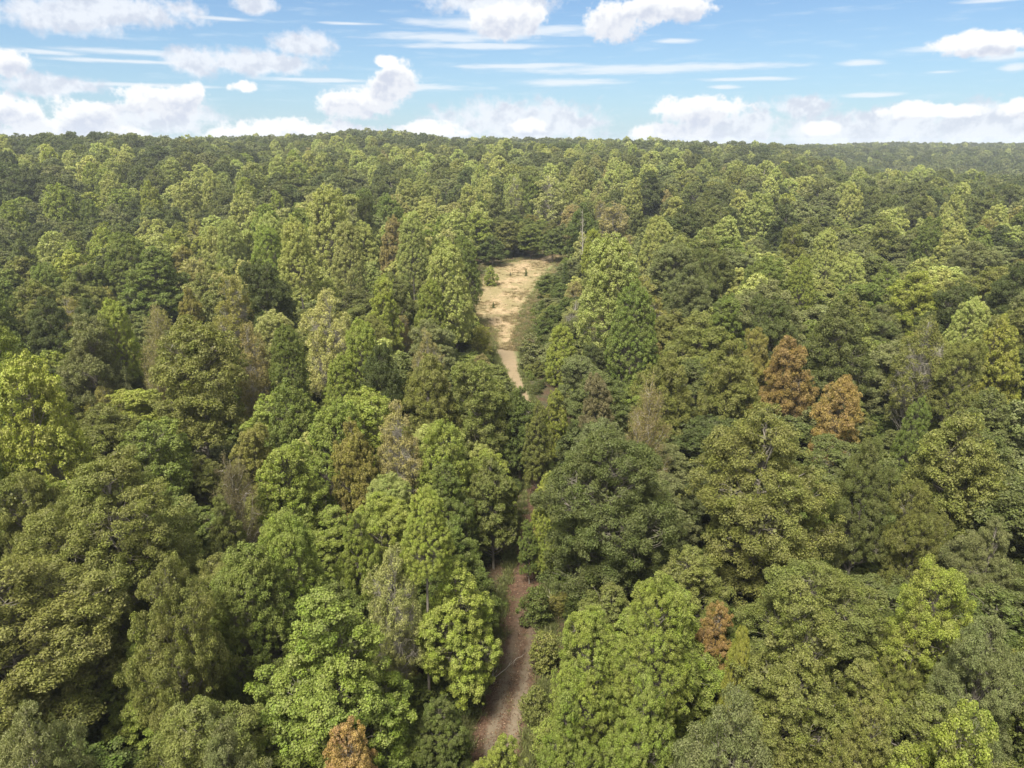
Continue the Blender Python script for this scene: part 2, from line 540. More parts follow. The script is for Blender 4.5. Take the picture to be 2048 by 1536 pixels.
def lobes_of(sp, rng, full=False):
    S = SPECIES[sp]
    if full:                            # a plainer dome for trees seen from afar
        cores = [(0, 0, 9.2, 4.7, 6.2), (0, 0, 13.8, 3.5, 5.6)] if sp == 'poplar' else [(0, 0, 11.0, 4.4, 7.6)] if sp == 'maple' else [(0, 0, 12.0, 4.7, 6.6)]
        out = []
        for (x, y, z, r_, v_) in cores:
            for k in range(7 if len(cores) > 1 else 12):
                d = rng.normal(0, 1, 3); d /= np.linalg.norm(d)
                d[2] = abs(d[2]) if rng.random() < 0.75 else d[2]
                q = rng.uniform(0.8, 1.8)
                out.append((x + d[0] * (r_ - q * 0.62), y + d[1] * (r_ - q * 0.62), z + d[2] * (v_ - q * 0.62), q, q))
        L = np.array(out + cores)
        L[:, 2] += 19.7 - (L[:, 2] + L[:, 4]).max()
        return L
    out, side = [], []
    for (z, n, rr, lr) in S['lv']:
        a0 = rng.uniform(0, 6.28)
        for k in range(n):
            if n > 3 and rng.random() < 0.13 and not full:
                continue
            a = a0 + (k + rng.uniform(-0.3, 0.3)) * 6.283 / n
            r_ = rr * rng.uniform(0.82, 1.14)
            q = lr * rng.uniform(0.55, 1.3)
            if full:
                q = lr * rng.uniform(1.1, 1.35); r_ = rr * rng.uniform(0.80, 0.95)
            out.append((r_ * math.cos(a), r_ * math.sin(a), z + rng.normal(0, S['jit'] * (0.5 if full else 1)), q, q * S['vs']))
            if not full and sp != 'shrub':          # side lobes break up the round shape
                for _ in range(2):
                    dd = rng.normal(0, 1, 3); dd /= np.linalg.norm(dd)
                    p_ = np.array(out[-1][:3]) + dd * q * (0.8, 0.8, 0.9) * rng.uniform(0.7, 1.15)
                    q2 = q * rng.uniform(0.35, 0.62)
                    side.append((*p_, q2, q2 * S['vs']))
    cz, cr, cv = S['core']
    out = out + side + [(0, 0, cz, cr, cv)]
    # keep the top at 20 m
    L = np.array(out)
    top = (L[:, 2] + L[:, 4]).max()
    L[:, 2] += 19.6 - top
    return L


def leaf_quads(cen, nrm, size, rng, aspect=0.6):
    n = len(cen)
    r = rng.normal(0, 1, (n, 3))
    a = np.cross(nrm, r); a /= np.linalg.norm(a, axis=1)[:, None] + 1e-9
    b = np.cross(nrm, a)
    s = (size * rng.uniform(0.65, 1.35, n))[:, None]
    a = a * s * 0.5; b = b * s * 0.5 * aspect
    bend = nrm * s * 0.12
    v = np.stack((cen - a - bend, cen - b * 1.0 + bend * 0.4, cen + a - bend, cen + b * 1.0 + bend * 0.4), 1)
    return v.reshape(-1, 3), np.arange(n * 4).reshape(n, 4)


def unit(v):
    return v / (np.linalg.norm(v, axis=1)[:, None] + 1e-9)


def make_crown(sp, rng, leaf, area, per, crad, fill=True, droop=0.0, aspect=0.6, full=False):
    """clumps of leaves spread over the lobes: area = crown surface per clump, per = leaves per clump"""
    L = lobes_of(sp, rng, full)
    cc, cd = [], []
    ph = rng.uniform(0, 6.28, 3)
    for i, (x, y, z, r, rz) in enumerate(L):
        n = max(3, int(4 * math.pi * (r * r * 0.4 + r * rz * 0.6) / area))
        d = unit(rng.normal(0, 1, (n, 3)))
        d = d[d[:, 2] > -0.62]
        p = np.array((x, y, z)) + d * np.array((r, r, rz)) * (rng.uniform(0.9 if leaf > 0.35 else 0.76, 1.05 if leaf > 0.35 else 1.12, (len(d), 1)) if full else rng.uniform(0.62, 1.10, (len(d), 1)) + (rng.random((len(d), 1)) < 0.16) * rng.uniform(0.08, 0.34, (len(d), 1)))
        q = np.ones(len(p), bool)
        for j, (x2, y2, z2, r2, rz2) in enumerate(L):
            if j != i:
                e = (p - (x2, y2, z2)) / (r2, r2, rz2)
                q &= (e * e).sum(1) > 0.60
        if not full:                    # thin places and holes
            w_ = np.sin(p[:, 0] * 1.7 + ph[0]) + np.sin(p[:, 1] * 1.9 + ph[1]) + np.sin(p[:, 2] * 1.5 + ph[2] + 0.8 * p[:, 0])
            q &= w_ > -1.35 + 0.35 * rng.normal(0, 1, len(p))
        cc.append(p[q]); cd.append(d[q])
    cc = np.concatenate(cc); cd = np.concatenate(cd)
    n = len(cc)
    rr = crad * rng.uniform(0.45, 1.5, n)
    cnt = np.maximum(3, (per * (rr / crad) ** 2).astype(int))
    idx = np.repeat(np.arange(n), cnt)
    m = len(idx)
    d = unit(rng.normal(0, 1, (m, 3)) + cd[idx] * 0.55 + np.array((0, 0, 0.25)))
    rad = rng.uniform(0.25, 1.0, m) ** 0.6
    p = cc[idx] + d * (rr[idx] * rad)[:, None] * np.array((1.0, 1.0, 0.9 if full else 0.78))
    if droop:
        p[:, 2] -= droop * ((p - cc[idx])[:, :2] ** 2).sum(1)
    nrm = unit(d * 0.8 + rng.normal(0, 0.55, (m, 3)) + np.array((0, 0, 0.35)))
    cl = rng.random(n)[idx]
    lob = np.clip(0.5 + rng.normal(0, 0.2, n), 0, 1)[idx]
    V, F = leaf_quads(p, nrm, np.full(m, leaf), rng, aspect)
    lv = 0.2 * cl + 0.8 * rng.random(m)
    hv = 0.5 * lob + 0.5 * rng.random(m)
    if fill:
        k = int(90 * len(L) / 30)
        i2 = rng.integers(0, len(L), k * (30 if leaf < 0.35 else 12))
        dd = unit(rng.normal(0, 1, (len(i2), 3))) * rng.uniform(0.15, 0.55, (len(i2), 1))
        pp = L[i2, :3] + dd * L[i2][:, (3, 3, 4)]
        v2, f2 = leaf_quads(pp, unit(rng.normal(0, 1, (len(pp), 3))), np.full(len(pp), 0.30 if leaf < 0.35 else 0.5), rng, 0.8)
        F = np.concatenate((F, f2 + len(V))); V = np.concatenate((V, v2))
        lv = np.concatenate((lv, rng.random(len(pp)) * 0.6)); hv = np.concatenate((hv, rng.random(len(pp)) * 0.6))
    return V, F, lv, hv, L, cc


def make_trunk(L, cc, rng, r0=0.27, twigs=1, frac=0.5, base=0.0, lean=0.4):
    T = Tubes(7)
    top = L[:, 2].max()
    n = 9
    zs = np.linspace(base, top, n)
    tr = np.stack((rng.normal(0, lean * 0.3, n).cumsum() * 0.4, rng.normal(0, lean * 0.3, n).cumsum() * 0.4, zs), -1)
    tr[0, :2] = 0
    T.add(np.concatenate(([(0, 0, -22.0)], tr)), np.concatenate(([r0 * 1.25], np.interp(zs, [base, top * 0.5, top], [r0, r0 * 0.62, 0.04]))), 8)
    for (x, y, z, r, rz) in L[:-1]:
        zz = max(2.5, z - rng.uniform(1.6, 3.6))
        s = np.array([np.interp(zz, tr[:, 2], tr[:, 0]), np.interp(zz, tr[:, 2], tr[:, 1]), zz])
        e = np.array((x, y, z))
        p = branch(s, e, rng, 0.22, 6, 0.12)
        q = r0 * 0.33
        T.add(p, np.linspace(q, q * 0.28, 6), 5)
        if twigs:
            dd = np.linalg.norm((cc - e) / (r, r, rz), axis=1)
            near = np.where(dd < 1.3)[0]
            near = rng.permutation(near)[:int(len(near) * frac)]
            for c_ in cc[near]:
                st = p[rng.integers(2, 6)]
                w = branch(st, c_, rng, 0.25, 4, -0.05)
                T.add(w, np.linspace(q * 0.24, 0.012, 4), 4)
    return T.get()


def make_bare(rng, levels='maple', fine=5, r0=0.24, rad0=0.016):
    """an almost leafless crown: limbs that fork three times down to fine twigs"""
    L = lobes_of(levels, rng)
    L = L[rng.permutation(len(L))]
    L = L[:int(len(L) * 0.8)]
    T = Tubes(5)
    W_ = Tubes(3)
    top = L[:, 2].max() + 0.5
    zs = np.linspace(0, top, 9)
    tr = np.stack((rng.normal(0, 0.12, 9).cumsum() * 0.6, rng.normal(0, 0.12, 9).cumsum() * 0.6, zs), -1)
    T.add(tr, np.interp(zs, [0, top * 0.5, top], [r0, r0 * 0.6, 0.03]), 7)
    tips = []
    for (x, y, z, r, rz) in L:
        zz = max(3.5, z - rng.uniform(2.0, 4.5))
        s = np.array([np.interp(zz, zs, tr[:, 0]), np.interp(zz, zs, tr[:, 1]), zz])
        e = np.array((x, y, z)) + rng.normal(0, 0.3, 3)
        p = branch(s, e, rng, 0.25, 6, 0.1)
        T.add(p, np.linspace(r0 * 0.34, 0.03, 6), 5)
        for k in range(fine + 2):
            i = rng.integers(1, 6)
            d = unit(rng.normal(0, 1, (1, 3)) + (e - s) / np.linalg.norm(e - s) * 0.9 + np.array((0, 0, 0.35)))[0]
            e2 = p[i] + d * r * rng.uniform(0.7, 1.4)
            p2 = branch(p[i], e2, rng, 0.3, 5, 0.0)
            T.add(p2, np.linspace(0.036, 0.014, 5), 4)
            for q in range(fine):
                j = rng.integers(1, 5)
                d2 = unit(rng.normal(0, 1, (1, 3)) + d * 0.9 + np.array((0, 0, 0.3)))[0]
                e3 = p2[j] + d2 * rng.uniform(0.5, 1.1)
                p3 = branch(p2[j], e3, rng, 0.3, 3, 0.0)
                W_.add(p3, np.linspace(rad0, rad0 * 0.55, 3), 3)
                tips.append(e3); tips.append(p3[1])
    v1, f1 = T.get()
    v2, f2 = W_.get()
    return v1, f1, v2, f2, np.array(tips)


rs = np.random.default_rng
HOLD = []                          # unlinked prototypes
PROTO = {}                         # (species, lod) -> list of (crown mesh, trunk mesh)


def leaves_from(V, F, lv, hv, name='crown', mat=None):
    return mesh_obj(name, V, F, [mat or M_LEAF], attrs=dict(lv=lv, hv=hv)).data


def build_protos():
    seed = 11
    for sp, n0, n1 in (('oak', 4, 3), ('poplar', 3, 2), ('maple', 4, 2)):
        PROTO[sp, -1], PROTO[sp, 0], PROTO[sp, 1] = [], [], []
        for lod, n in ((-1, 3 if sp != 'poplar' else 2), (0, n0), (1, n1)):
            for k in range(n):
                seed += 1
                rng = rs(seed)
                if lod == -1:
                    leaf, area, per, cr = {'oak': (0.145, 0.60, 170, 0.50), 'poplar': (0.13, 0.30, 105, 0.38), 'maple': (0.135, 0.48, 150, 0.42)}[sp]
                elif lod == 0:
                    leaf, area, per, cr = {'oak': (0.23, 0.80, 90, 0.60), 'poplar': (0.18, 0.40, 62, 0.42), 'maple': (0.20, 0.62, 80, 0.50)}[sp]
                else:
                    leaf, area, per, cr = {'oak': (0.38, 1.0, 44, 0.70), 'poplar': (0.30, 0.60, 36, 0.50), 'maple': (0.34, 0.9, 44, 0.60)}[sp]
                V, F, lv, hv, L, cc = make_crown(sp, rng, leaf, area, per, cr, aspect=0.5 if sp == 'oak' else 0.75, full=sp == 'poplar')
                tv, tf = make_trunk(L, cc, rng, twigs=1 if lod <= 0 else 0, frac=0.35)
                PROTO[sp, lod].append((leaves_from(V, F, lv, hv), mesh_obj('trunk', tv, tf, [M_BARK], smooth=True).data))
    # open crowns with pale limbs showing through
    for lod in (0, 1):
        PROTO['thin', lod] = []
        for k in range(3 if lod == 0 else 2):
            seed += 1
            rng = rs(seed)
            leaf, area, per, cr = (0.20, 0.62, 34, 0.52) if lod == 0 else (0.34, 0.9, 20, 0.6)
            V, F, lv, hv, L, cc = make_crown('maple', rng, leaf, area, per, cr, fill=False, aspect=0.7)
            tv, tf = make_trunk(L, cc, rng, twigs=1, frac=0.9, r0=0.22)
            PROTO['thin', lod].append((leaves_from(V, F, lv, hv), mesh_obj('trunk', tv, tf, [M_PALE], smooth=True).data))
    # almost bare crowns
    PROTO['bare', 0] = []
    for k in range(3):
        seed += 1
        rng = rs(seed)
        v1, f1, v2, f2, tips = make_bare(rng)
        trunk = mesh_obj('trunk', v1, f1, [M_PALE], smooth=True).data
        tp = np.repeat(tips, 9, 0) + rng.normal(0, 0.26, (len(tips) * 9, 3))
        vl, fl = leaf_quads(tp, unit(rng.normal(0, 1, (len(tp), 3))), np.full(len(tp), 0.15), rng, 0.6)
        V = np.concatenate((v2, vl)); F = np.concatenate((f2, fl + len(v2)))
        mi = np.concatenate((np.zeros(len(f2)), np.ones(len(fl))))
        o = mesh_obj('crown', V, F, [M_TWIG, M_LEAF], attrs=dict(lv=rng.random(len(F)), hv=rng.random(len(F))), mat_idx=mi)
        PROTO['bare', 0].append((o.data, trunk))
    PROTO['bare', 1] = PROTO['bare', 0]
    # young trees and bushes: standard 20 x 10 stretched to a fraction of it, so their leaves are large here
    for lod in (0, 1):
        PROTO['shrub', lod] = []
        for k in range(3):
            seed += 1
            rng = rs(seed)
            V, F, lv, hv, L, cc = make_crown('shrub', rng, 0.62 if lod == 0 else 0.95, 2.3, 22 if lod == 0 else 12, 1.0, fill=False, aspect=0.7)
            V = V * (1, 1, 0.98); V[:, 2] = np.maximum(V[:, 2], 0.1)
            tv, tf = make_trunk(L, cc, rng, twigs=0, r0=0.22)
            PROTO['shrub', lod].append((leaves_from(V, F, lv, hv), mesh_obj('stem', tv, tf, [M_BARK], smooth=True).data))
    # small conifers: whorls of drooping branches
    PROTO['pine', 0] = []
    for k in range(2):
        seed += 1
        rng = rs(seed)
        T = Tubes(6)
        T.add([(0, 0, 0), (0.1, 0, 10), (0, 0, 19.8)], [0.3, 0.2, 0.03], 7)
        P_, N_ = [], []
        for z in np.arange(1.5, 19.5, 0.75):
            R_ = 4.6 * (1 - z / 20.5) ** 0.8 + 0.2
            nb = 9
            for q in range(nb):
                a = rng.uniform(0, 6.28)
                r1 = R_ * rng.uniform(0.7, 1.12)
                e = np.array((r1 * math.cos(a), r1 * math.sin(a), z + r1 * 0.22))
                p = branch((0, 0, z), e, rng, 0.1, 4, 0.05)
                T.add(p, np.linspace(0.07, 0.02, 4), 4)
                nn = int(26 * r1 / 2 + 10)
                t = rng.uniform(0.15, 1.05, nn)[:, None]
                c_ = np.array((0, 0, z)) * (1 - t) + e * t + rng.normal(0, 0.30, (nn, 3)) * (1, 1, 0.5)
                P_.append(c_); N_.append(unit(rng.normal(0, 1, (nn, 3)) + (0, 0, 0.8)))
        P_ = np.concatenate(P_); N_ = np.concatenate(N_)
        V, F = leaf_quads(P_, N_, np.full(len(P_), 0.62), rng, 0.3)
        tv, tf = T.get()
        PROTO['pine', 0].append((leaves_from(V, F, rng.random(len(F)), rng.random(len(F))), mesh_obj('trunk', tv, tf, [M_BARK], smooth=True).data))
    PROTO['pine', 1] = PROTO['pine', 0]
    # a dead standing tree: pale spar with a few stubs and thin limbs
    PROTO['snag', 0] = []
    for k in range(2):
        rng = rs(77 + k)
        T = Tubes(6)
        zs = np.linspace(0, 20, 9)
        tr = np.stack((np.sin(zs / 6) * 0.35, np.cos(zs / 5) * 0.3 - 0.3, zs), -1)
        T.add(tr, np.interp(zs, [0, 12, 20], [0.34, 0.2, 0.05]), 8)
        T2 = Tubes(4)
        for q in range(26):
            z = rng.uniform(8, 19.5); a = rng.uniform(0, 6.28)
            s = np.array([np.interp(z, zs, tr[:, 0]), np.interp(z, zs, tr[:, 1]), z])
            ln = rng.uniform(0.9, 4.2) * (1.25 - z / 22)
            e = s + np.array((math.cos(a) * ln, math.sin(a) * ln, ln * rng.uniform(0.2, 1.0)))
            p = branch(s, e, rng, 0.3, 5, 0.1)
            T2.add(p, np.linspace(0.085, 0.025, 5), 5)
            for w in range(4):
                i = rng.integers(1, 5)
                T2.add(branch(p[i], p[i] + rng.normal(0, 0.6, 3) + (0, 0, 0.3), rng, 0.3, 3, 0), [0.03, 0.022, 0.015], 3)
        v, f = T.get(); v2, f2 = T2.get()
        PROTO['snag', 0].append((mesh_obj('limbs', v2, f2, [M_PALE], smooth=True).data, mesh_obj('trunk', v, f, [M_PALE], smooth=True).data))
    PROTO['snag', 1] = PROTO['snag', 0]


build_protos()
# ------------------------------------------------------------------ where the trees stand
COL = dict(dark=(0.050, 0.066, 0.026), oak=(0.075, 0.093, 0.036), olive=(0.105, 0.122, 0.040), green=(0.090, 0.122, 0.032), deep=(0.066, 0.092, 0.028),
           lime=(0.130, 0.170, 0.038), yel=(0.150, 0.185, 0.040), poplar=(0.158, 0.186, 0.072), grey=(0.105, 0.125, 0.066), pale=(0.165, 0.180, 0.085),
           tan=(0.165, 0.152, 0.080), gold=(0.140, 0.142, 0.046), rust=(0.176, 0.130, 0.056), brown=(0.100, 0.094, 0.064), yellow=(0.175, 0.190, 0.042))
COL = {k: (v[0] * 1.44, v[1] * 1.33, v[2] * 0.84) for k, v in COL.items()}
for k in ('poplar', 'pale'):
    COL[k] = tuple(1.16 * q for q in COL[k])
WORD = dict(dark='dark green', oak='dark olive', olive='olive green', green='mid green', deep='deep green', lime='light green', yel='yellow green',
            poplar='soft green', grey='grey green', pale='pale green', tan='tan tinged', gold='golden olive', rust='rusty orange', brown='brownish', yellow='yellow')
HD = dict(oak=21, poplar=23, maple=18, thin=19, bare=17, shrub=5, pine=9, snag=20)
# (x, y of the top, width) in the photograph, species, colour, height or None, label, short name for neighbours' labels
T = [
 (640, 1175, 350, 'maple', 'lime', 19, 'large bright yellow-green tree in the lower left foreground, biggest crown there', 'the large bright yellow-green foreground tree'),
 (318, 1108, 210, 'oak', 'olive', 21, 'tall olive tree with buff highlights between the dark gap and the large bright foreground tree', 'the tall buff-tipped olive tree at lower left'),
 (215, 900, 300, 'oak', 'olive', 22, 'very broad soft olive green tree filling the left side above the dark gap', 'the broad olive tree filling the left side'),
 (60, 930, 200, 'oak', 'olive', 20, 'wide dull olive crown at the left edge beside the very broad olive tree', None),
 (70, 1412, 230, 'oak', 'grey', 20, 'grey-green rounded crown cut off in the bottom left corner', 'the grey-green crown in the bottom left corner'),
 (430, 1440, 180, 'oak', 'grey', 17, 'grey-green crown at the bottom edge left of the orange one', None),
 (690, 1440, 200, 'maple', 'rust', 15, 'orange-brown bushy tree cut off by the bottom edge left of the trail', 'the orange-brown tree at the bottom edge'),
 (45, 1275, 110, 'maple', 'gold', 9, 'low tree with rusty golden leaves at the left edge beside the dark gap', None),
 (575, 880, 150, 'maple', 'lime', 17, 'round light green tree with separate dotted leaf tufts right of the purplish brown twiggy tree', 'the round dotted light green tree'),
 (465, 908, 100, 'bare', 'brown', 17, 'purplish brown nearly leafless twiggy tree left of the round dotted light green tree', 'the purplish brown twiggy tree'),
 (290, 845, 170, 'maple', 'green', 17, 'fresh green rounded tree below the broad buff-speckled olive oak on the left', None),
 (372, 640, 195, 'oak', 'olive', 24, 'broad olive oak speckled buff at its top, left of the white-trunked tan tree', 'the broad buff-speckled olive oak'),
 (487, 640, 95, 'thin', 'tan', 22, 'thin tan-tinged tree whose pale trunk shows through, right of the broad buff-speckled olive oak', 'the tan tree with the white trunk'),
 (300, 600, 85, 'bare', 'tan', 24, 'almost bare tree with long pale bent limbs above the broad buff-speckled olive oak', 'the bare tree with pale bent limbs'),
 (168, 628, 130, 'oak', 'grey', 22, 'dull grey-green oak at left below two dark round oaks', 'the dull grey-green oak at left'),
 (205, 765, 85, 'thin', 'gold', 12, 'small flat-topped orange-brown tree on a pale bent trunk at left', 'the small flat-topped orange-brown tree'),
 (103, 762, 60, 'thin', 'tan', 15, 'small brown-tinted feathery tree left of the flat-topped orange-brown one', None),
 (82, 590, 100, 'oak', 'dark', 22, 'very dark round oak near the left edge, larger of two side by side', 'the very dark round oak near the left edge'),
 (165, 595, 70, 'oak', 'dark', 22, 'dark brownish domed crown right of the very dark round oak', None),
 (225, 600, 85, 'poplar', 'yel', 23, 'slender yellow-green tree left of the bare tree with pale bent limbs', None),
 (370, 567, 56, 'maple', 'gold', 21, 'small round golden tree between green crowns left of centre', 'the small round golden tree'),
 (450, 545, 110, 'thin', 'gold', 23, 'wide golden olive tree right of the small round golden tree', 'the wide golden olive tree'),
 (532, 515, 110, 'oak', 'dark', 25, 'tall dark oak standing left of the tallest pale poplars', 'the tall dark oak left of the pale poplars'),
 (300, 492, 150, 'maple', 'green', 24, 'big mid green tree with rounded shoulders at upper left', 'the big mid green tree at upper left'),
 (652, 372, 112, 'poplar', 'poplar', 34, 'tallest pale green poplar, its domed top standing above everything left of centre', 'the tallest pale green poplar'),
 (592, 432, 80, 'poplar', 'poplar', 31, 'pale green poplar leaning on the left of the tallest one', None),
 (690, 440, 75, 'poplar', 'pale', 29, 'pale grey-green poplar on the right shoulder of the tallest one', None),
 (527, 450, 80, 'poplar', 'lime', 27, 'fresh green conical tree left of the pale poplar pair', None),
 (726, 388, 56, 'oak', 'dark', 30, 'narrow dark oak right behind the tallest pale green poplar', 'the narrow dark oak beside the poplars'),
 (655, 572, 120, 'thin', 'pale', 24, 'washed-out grey-green tree with fine pale branches below the tallest poplar', 'the washed-out tree with fine pale branches'),
 (768, 548, 66, 'maple', 'yel', 22, 'small bright yellow-green crown between poplars left of the clearing', 'the bright yellow-green crown left of the clearing'),
 (822, 430, 70, 'poplar', 'poplar', 28, 'slender pointed green poplar rising left of the clearing', 'the slender pointed poplar left of the clearing'),
 (893, 482, 105, 'poplar', 'poplar', 27, 'large leaning green poplar at the left side of the clearing', 'the large green poplar beside the clearing'),
 (853, 560, 70, 'poplar', 'lime', 20, 'light green poplar in front of the large one beside the clearing', None),
 (775, 428, 52, 'maple', 'tan', 27, 'tan-green rounded crown between the dark narrow oak and the slender poplar', None),
 (962, 648, 44, 'shrub', 'yellow', 8, 'small bright yellow sapling where the clearing narrows into the trail', 'the bright yellow sapling at the trail'),
 (763, 680, 100, 'oak', 'dark', 21, 'dark oak with a pointed top standing left of two olive oaks', 'the dark pointed oak near the centre'),
 (1040, 770, 90, 'maple', 'deep', 15, 'deep green tree whose branches hide the middle stretch of the trail', None),
 (1075, 800, 62, 'maple', 'olive', 14, 'olive bush-like tree leaning over the hidden middle of the trail from the right', None),
 (1060, 1040, 50, 'maple', 'green', 8, 'small green tree hanging over the narrow part of the trail from the left', None),
 (1092, 1035, 60, 'maple', 'yel', 8, 'low yellow-leaved tree over the trail beneath the taller yellow-leaved one', None),
 (845, 700, 120, 'oak', 'olive', 20, 'olive oak with drooping pale tufts, middle one left of the trail', 'the middle olive oak left of the trail'),
 (858, 650, 80, 'thin', 'tan', 20, 'feathery tan-brown tree just behind the middle olive oak', None),
 (955, 716, 130, 'oak', 'olive', 19, 'olive oak hiding the trail where it leaves the clearing', 'the olive oak hiding the trail'),
 (800, 795, 125, 'thin', 'tan', 19, 'pale yellowish open tree with a whitish forked trunk left of the trail', 'the pale open tree with whitish trunk'),
 (700, 835, 105, 'maple', 'gold', 18, 'orange-tinged feathery tree left of the pale open tree with whitish trunk', 'the orange-tinged feathery tree'),
 (585, 745, 120, 'maple', 'green', 19, 'mid green tree with a hint of orange at centre left', 'the mid green tree at centre left'),
 (495, 848, 110, 'maple', 'gold', 15, 'golden-edged green tree above the purplish brown twiggy tree', None),
 (675, 705, 70, 'poplar', 'yel', 18, 'yellow-green narrow tree below the washed-out tree with fine branches', None),
 (725, 640, 90, 'poplar', 'lime', 22, 'light green poplar between the washed-out tree and the dark pointed oak', None),
 (565, 652, 80, 'poplar', 'green', 21, 'green young tree below the tall dark oak left of the poplars', None),
 (895, 915, 120, 'maple', 'green', 15, 'fresh green bushy tree left of the trail below the olive oaks', None),
 (985, 908, 120, 'maple', 'olive', 14, 'yellow-brown edged tree leaning over the trail from the left', 'the yellow-brown edged tree by the trail'),
 (838, 978, 100, 'poplar', 'yel', 21, 'tall pale yellow-green spire with a feathery top left of the trail', 'the tall yellow-green spire'),
 (770, 1085, 130, 'thin', 'pale', 17, 'thin pale tree with bare grey limbs on the left of the yellow-green spire', None),
 (905, 1110, 190, 'maple', 'yel', 15, 'wide yellow-green tree hanging over the left side of the trail', 'the wide yellow-green tree over the trail'),
 (700, 1010, 115, 'maple', 'lime', 16, 'light green tree between the dotted round tree and the yellow-green spire', None),
 (553, 1062, 110, 'maple', 'grey', 13, 'grey-green small-leaved tree right under the round dotted one', None),
 (435, 985, 110, 'maple', 'olive', 15, 'soft olive tree right of the very broad olive tree, under the twiggy one', None),
 (875, 1385, 130, 'maple', 'deep', 10, 'low deep green tree along the left side of the trail near the bottom', 'the low deep green tree left of the trail'),
 (985, 1478, 150, 'maple', 'yel', 11, 'bright yellow-green treetop in front of the trail at the bottom edge', 'the bright treetop at the trail bottom'),
 (1238, 848, 255, 'oak', 'oak', 22, 'big dense dark green oak standing right of the trail, the largest crown there', 'the big dense dark green oak'),
 (1178, 1210, 165, 'poplar', 'lime', 16, 'bright green pointed tree right of the trail near the bottom', 'the bright green pointed tree right of the trail'),
 (1322, 1158, 165, 'poplar', 'lime', 20, 'bright green conical tree just right of the other bright pointed one', 'the bright green conical tree'),
 (1150, 1385, 150, 'maple', 'lime', 14, 'bright green crown at the bottom edge beside the trail', None),
 (1290, 1345, 170, 'maple', 'lime', 16, 'bright green bushy crown at the bottom edge, right one of two', None),
 (1430, 1200, 112, 'maple', 'rust', 13, 'orange-brown tree with bare grey twigs at its top right of the bright conical tree', 'the orange-brown tree with bare top twigs'),
 (1483, 1262, 64, 'poplar', 'yellow', 14, 'narrow yellow tree right below the orange-brown tree with bare twigs', 'the narrow yellow tree'),
 (1645, 1150, 260, 'maple', 'olive', 20, 'wide light olive tree with a pointed top in the lower right foreground', 'the wide light olive tree at lower right'),
 (1460, 1385, 260, 'oak', 'grey', 20, 'grey-green broad crown at the bottom edge right of centre', 'the grey-green crown at bottom right of centre'),
 (1715, 1370, 170, 'maple', 'olive', 18, 'olive brown-tinged crown at the bottom edge left of the bright corner tree', None),
 (1950, 1378, 260, 'maple', 'yel', 20, 'bright yellow-green crown filling the bottom right corner', 'the bright yellow-green corner tree'),
 (1885, 1108, 190, 'oak', 'yel', 18, 'yellow-green tree with a straw-coloured top at right', 'the straw-topped yellow-green tree'),
 (2010, 1235, 160, 'oak', 'grey', 19, 'dark grey-green rounded tree at the right edge above the bright corner tree', None),
 (1820, 1195, 110, 'maple', 'olive', 15, 'small loose olive tree left below the straw-topped yellow-green tree', None),
 (1545, 800, 290, 'oak', 'olive', 24, 'huge spreading olive oak with limbs showing beneath, largest crown on the right', 'the huge spreading olive oak'),
 (1745, 862, 120, 'oak', 'oak', 21, 'dark upright oak on the right of the huge spreading olive oak', 'the dark upright oak beside the huge one'),
 (1588, 668, 108, 'oak', 'rust', 19, 'rusty orange round-crowned oak at right, the most orange whole crown', 'the rusty orange round oak'),
 (1690, 755, 105, 'oak', 'rust', 18, 'orange and olive crown below right of the rusty orange round oak', 'the orange and olive crown'),
 (1508, 655, 75, 'oak', 'gold', 18, 'golden brown oak touching the rusty orange round oak on its left', None),
 (1472, 675, 130, 'oak', 'olive', 20, 'light olive oak with a conical top left of the rusty orange round oak', 'the conical light olive oak'),
 (1338, 695, 112, 'oak', 'olive', 20, 'greyish olive oak below the large poplar right of the clearing', 'the greyish olive oak below the poplar'),
 (1282, 762, 105, 'bare', 'tan', 20, 'pale brown leafless tree with a haze of fine twigs above the big dark green oak', 'the pale brown leafless tree'),
 (1195, 742, 80, 'maple', 'brown', 17, 'brown and dark green mottled tree left of the pale brown leafless tree', None),
 (1130, 650, 72, 'poplar', 'yel', 15, 'bright yellow-green pointed tree right of the trail below the clearing', 'the bright yellow-green pointed tree'),
 (1112, 775, 56, 'maple', 'yel', 13, 'yellow-green slender tree on the right side of the trail above the dark gap', None),
 (1098, 935, 68, 'maple', 'yel', 11, 'yellow-leaved low tree hanging over the trail left of the big dark oak', 'the yellow-leaved tree by the big dark oak'),
 (1232, 470, 150, 'poplar', 'poplar', 30, 'very large soft green poplar right of the clearing', 'the very large poplar right of the clearing'),
 (1270, 560, 110, 'poplar', 'green', 24, 'leafy green tree under the right side of the very large poplar', None),
 (1186, 456, 46, 'poplar', 'yel', 28, 'narrow yellow-tipped poplar left of the very large one beside the clearing', None),
 (1255, 490, 50, 'thin', 'pale', 26, 'silvery pale thin tree at the right shoulder of the very large poplar', None),
 (1172, 418, 22, 'snag', 'pale', 24, 'dead pale grey tree standing bare at the far end of the clearing', 'the dead pale tree by the clearing'),
 (1225, 400, 75, 'thin', 'tan', 22, 'tan feathery tree right of the dead pale tree', 'the tan feathery tree right of the dead one'),
 (1302, 340, 78, 'oak', 'dark', 28, 'dark dense oak standing up right of centre near the skyline', 'the dark oak right of centre'),
 (1522, 385, 78, 'poplar', 'poplar', 26, 'light green domed tree on the right, middle distance', 'the light domed tree at middle right'),
 (1688, 362, 50, 'poplar', 'poplar', 27, 'light poplar left of the dark oval oak at upper right', None),
 (1718, 368, 60, 'oak', 'dark', 27, 'dark oval oak beside a light poplar at upper right', 'the dark oval oak at upper right'),
 (1838, 540, 120, 'oak', 'yel', 21, 'big yellow-green round oak at right, brightest of its neighbours', 'the big yellow-green round oak'),
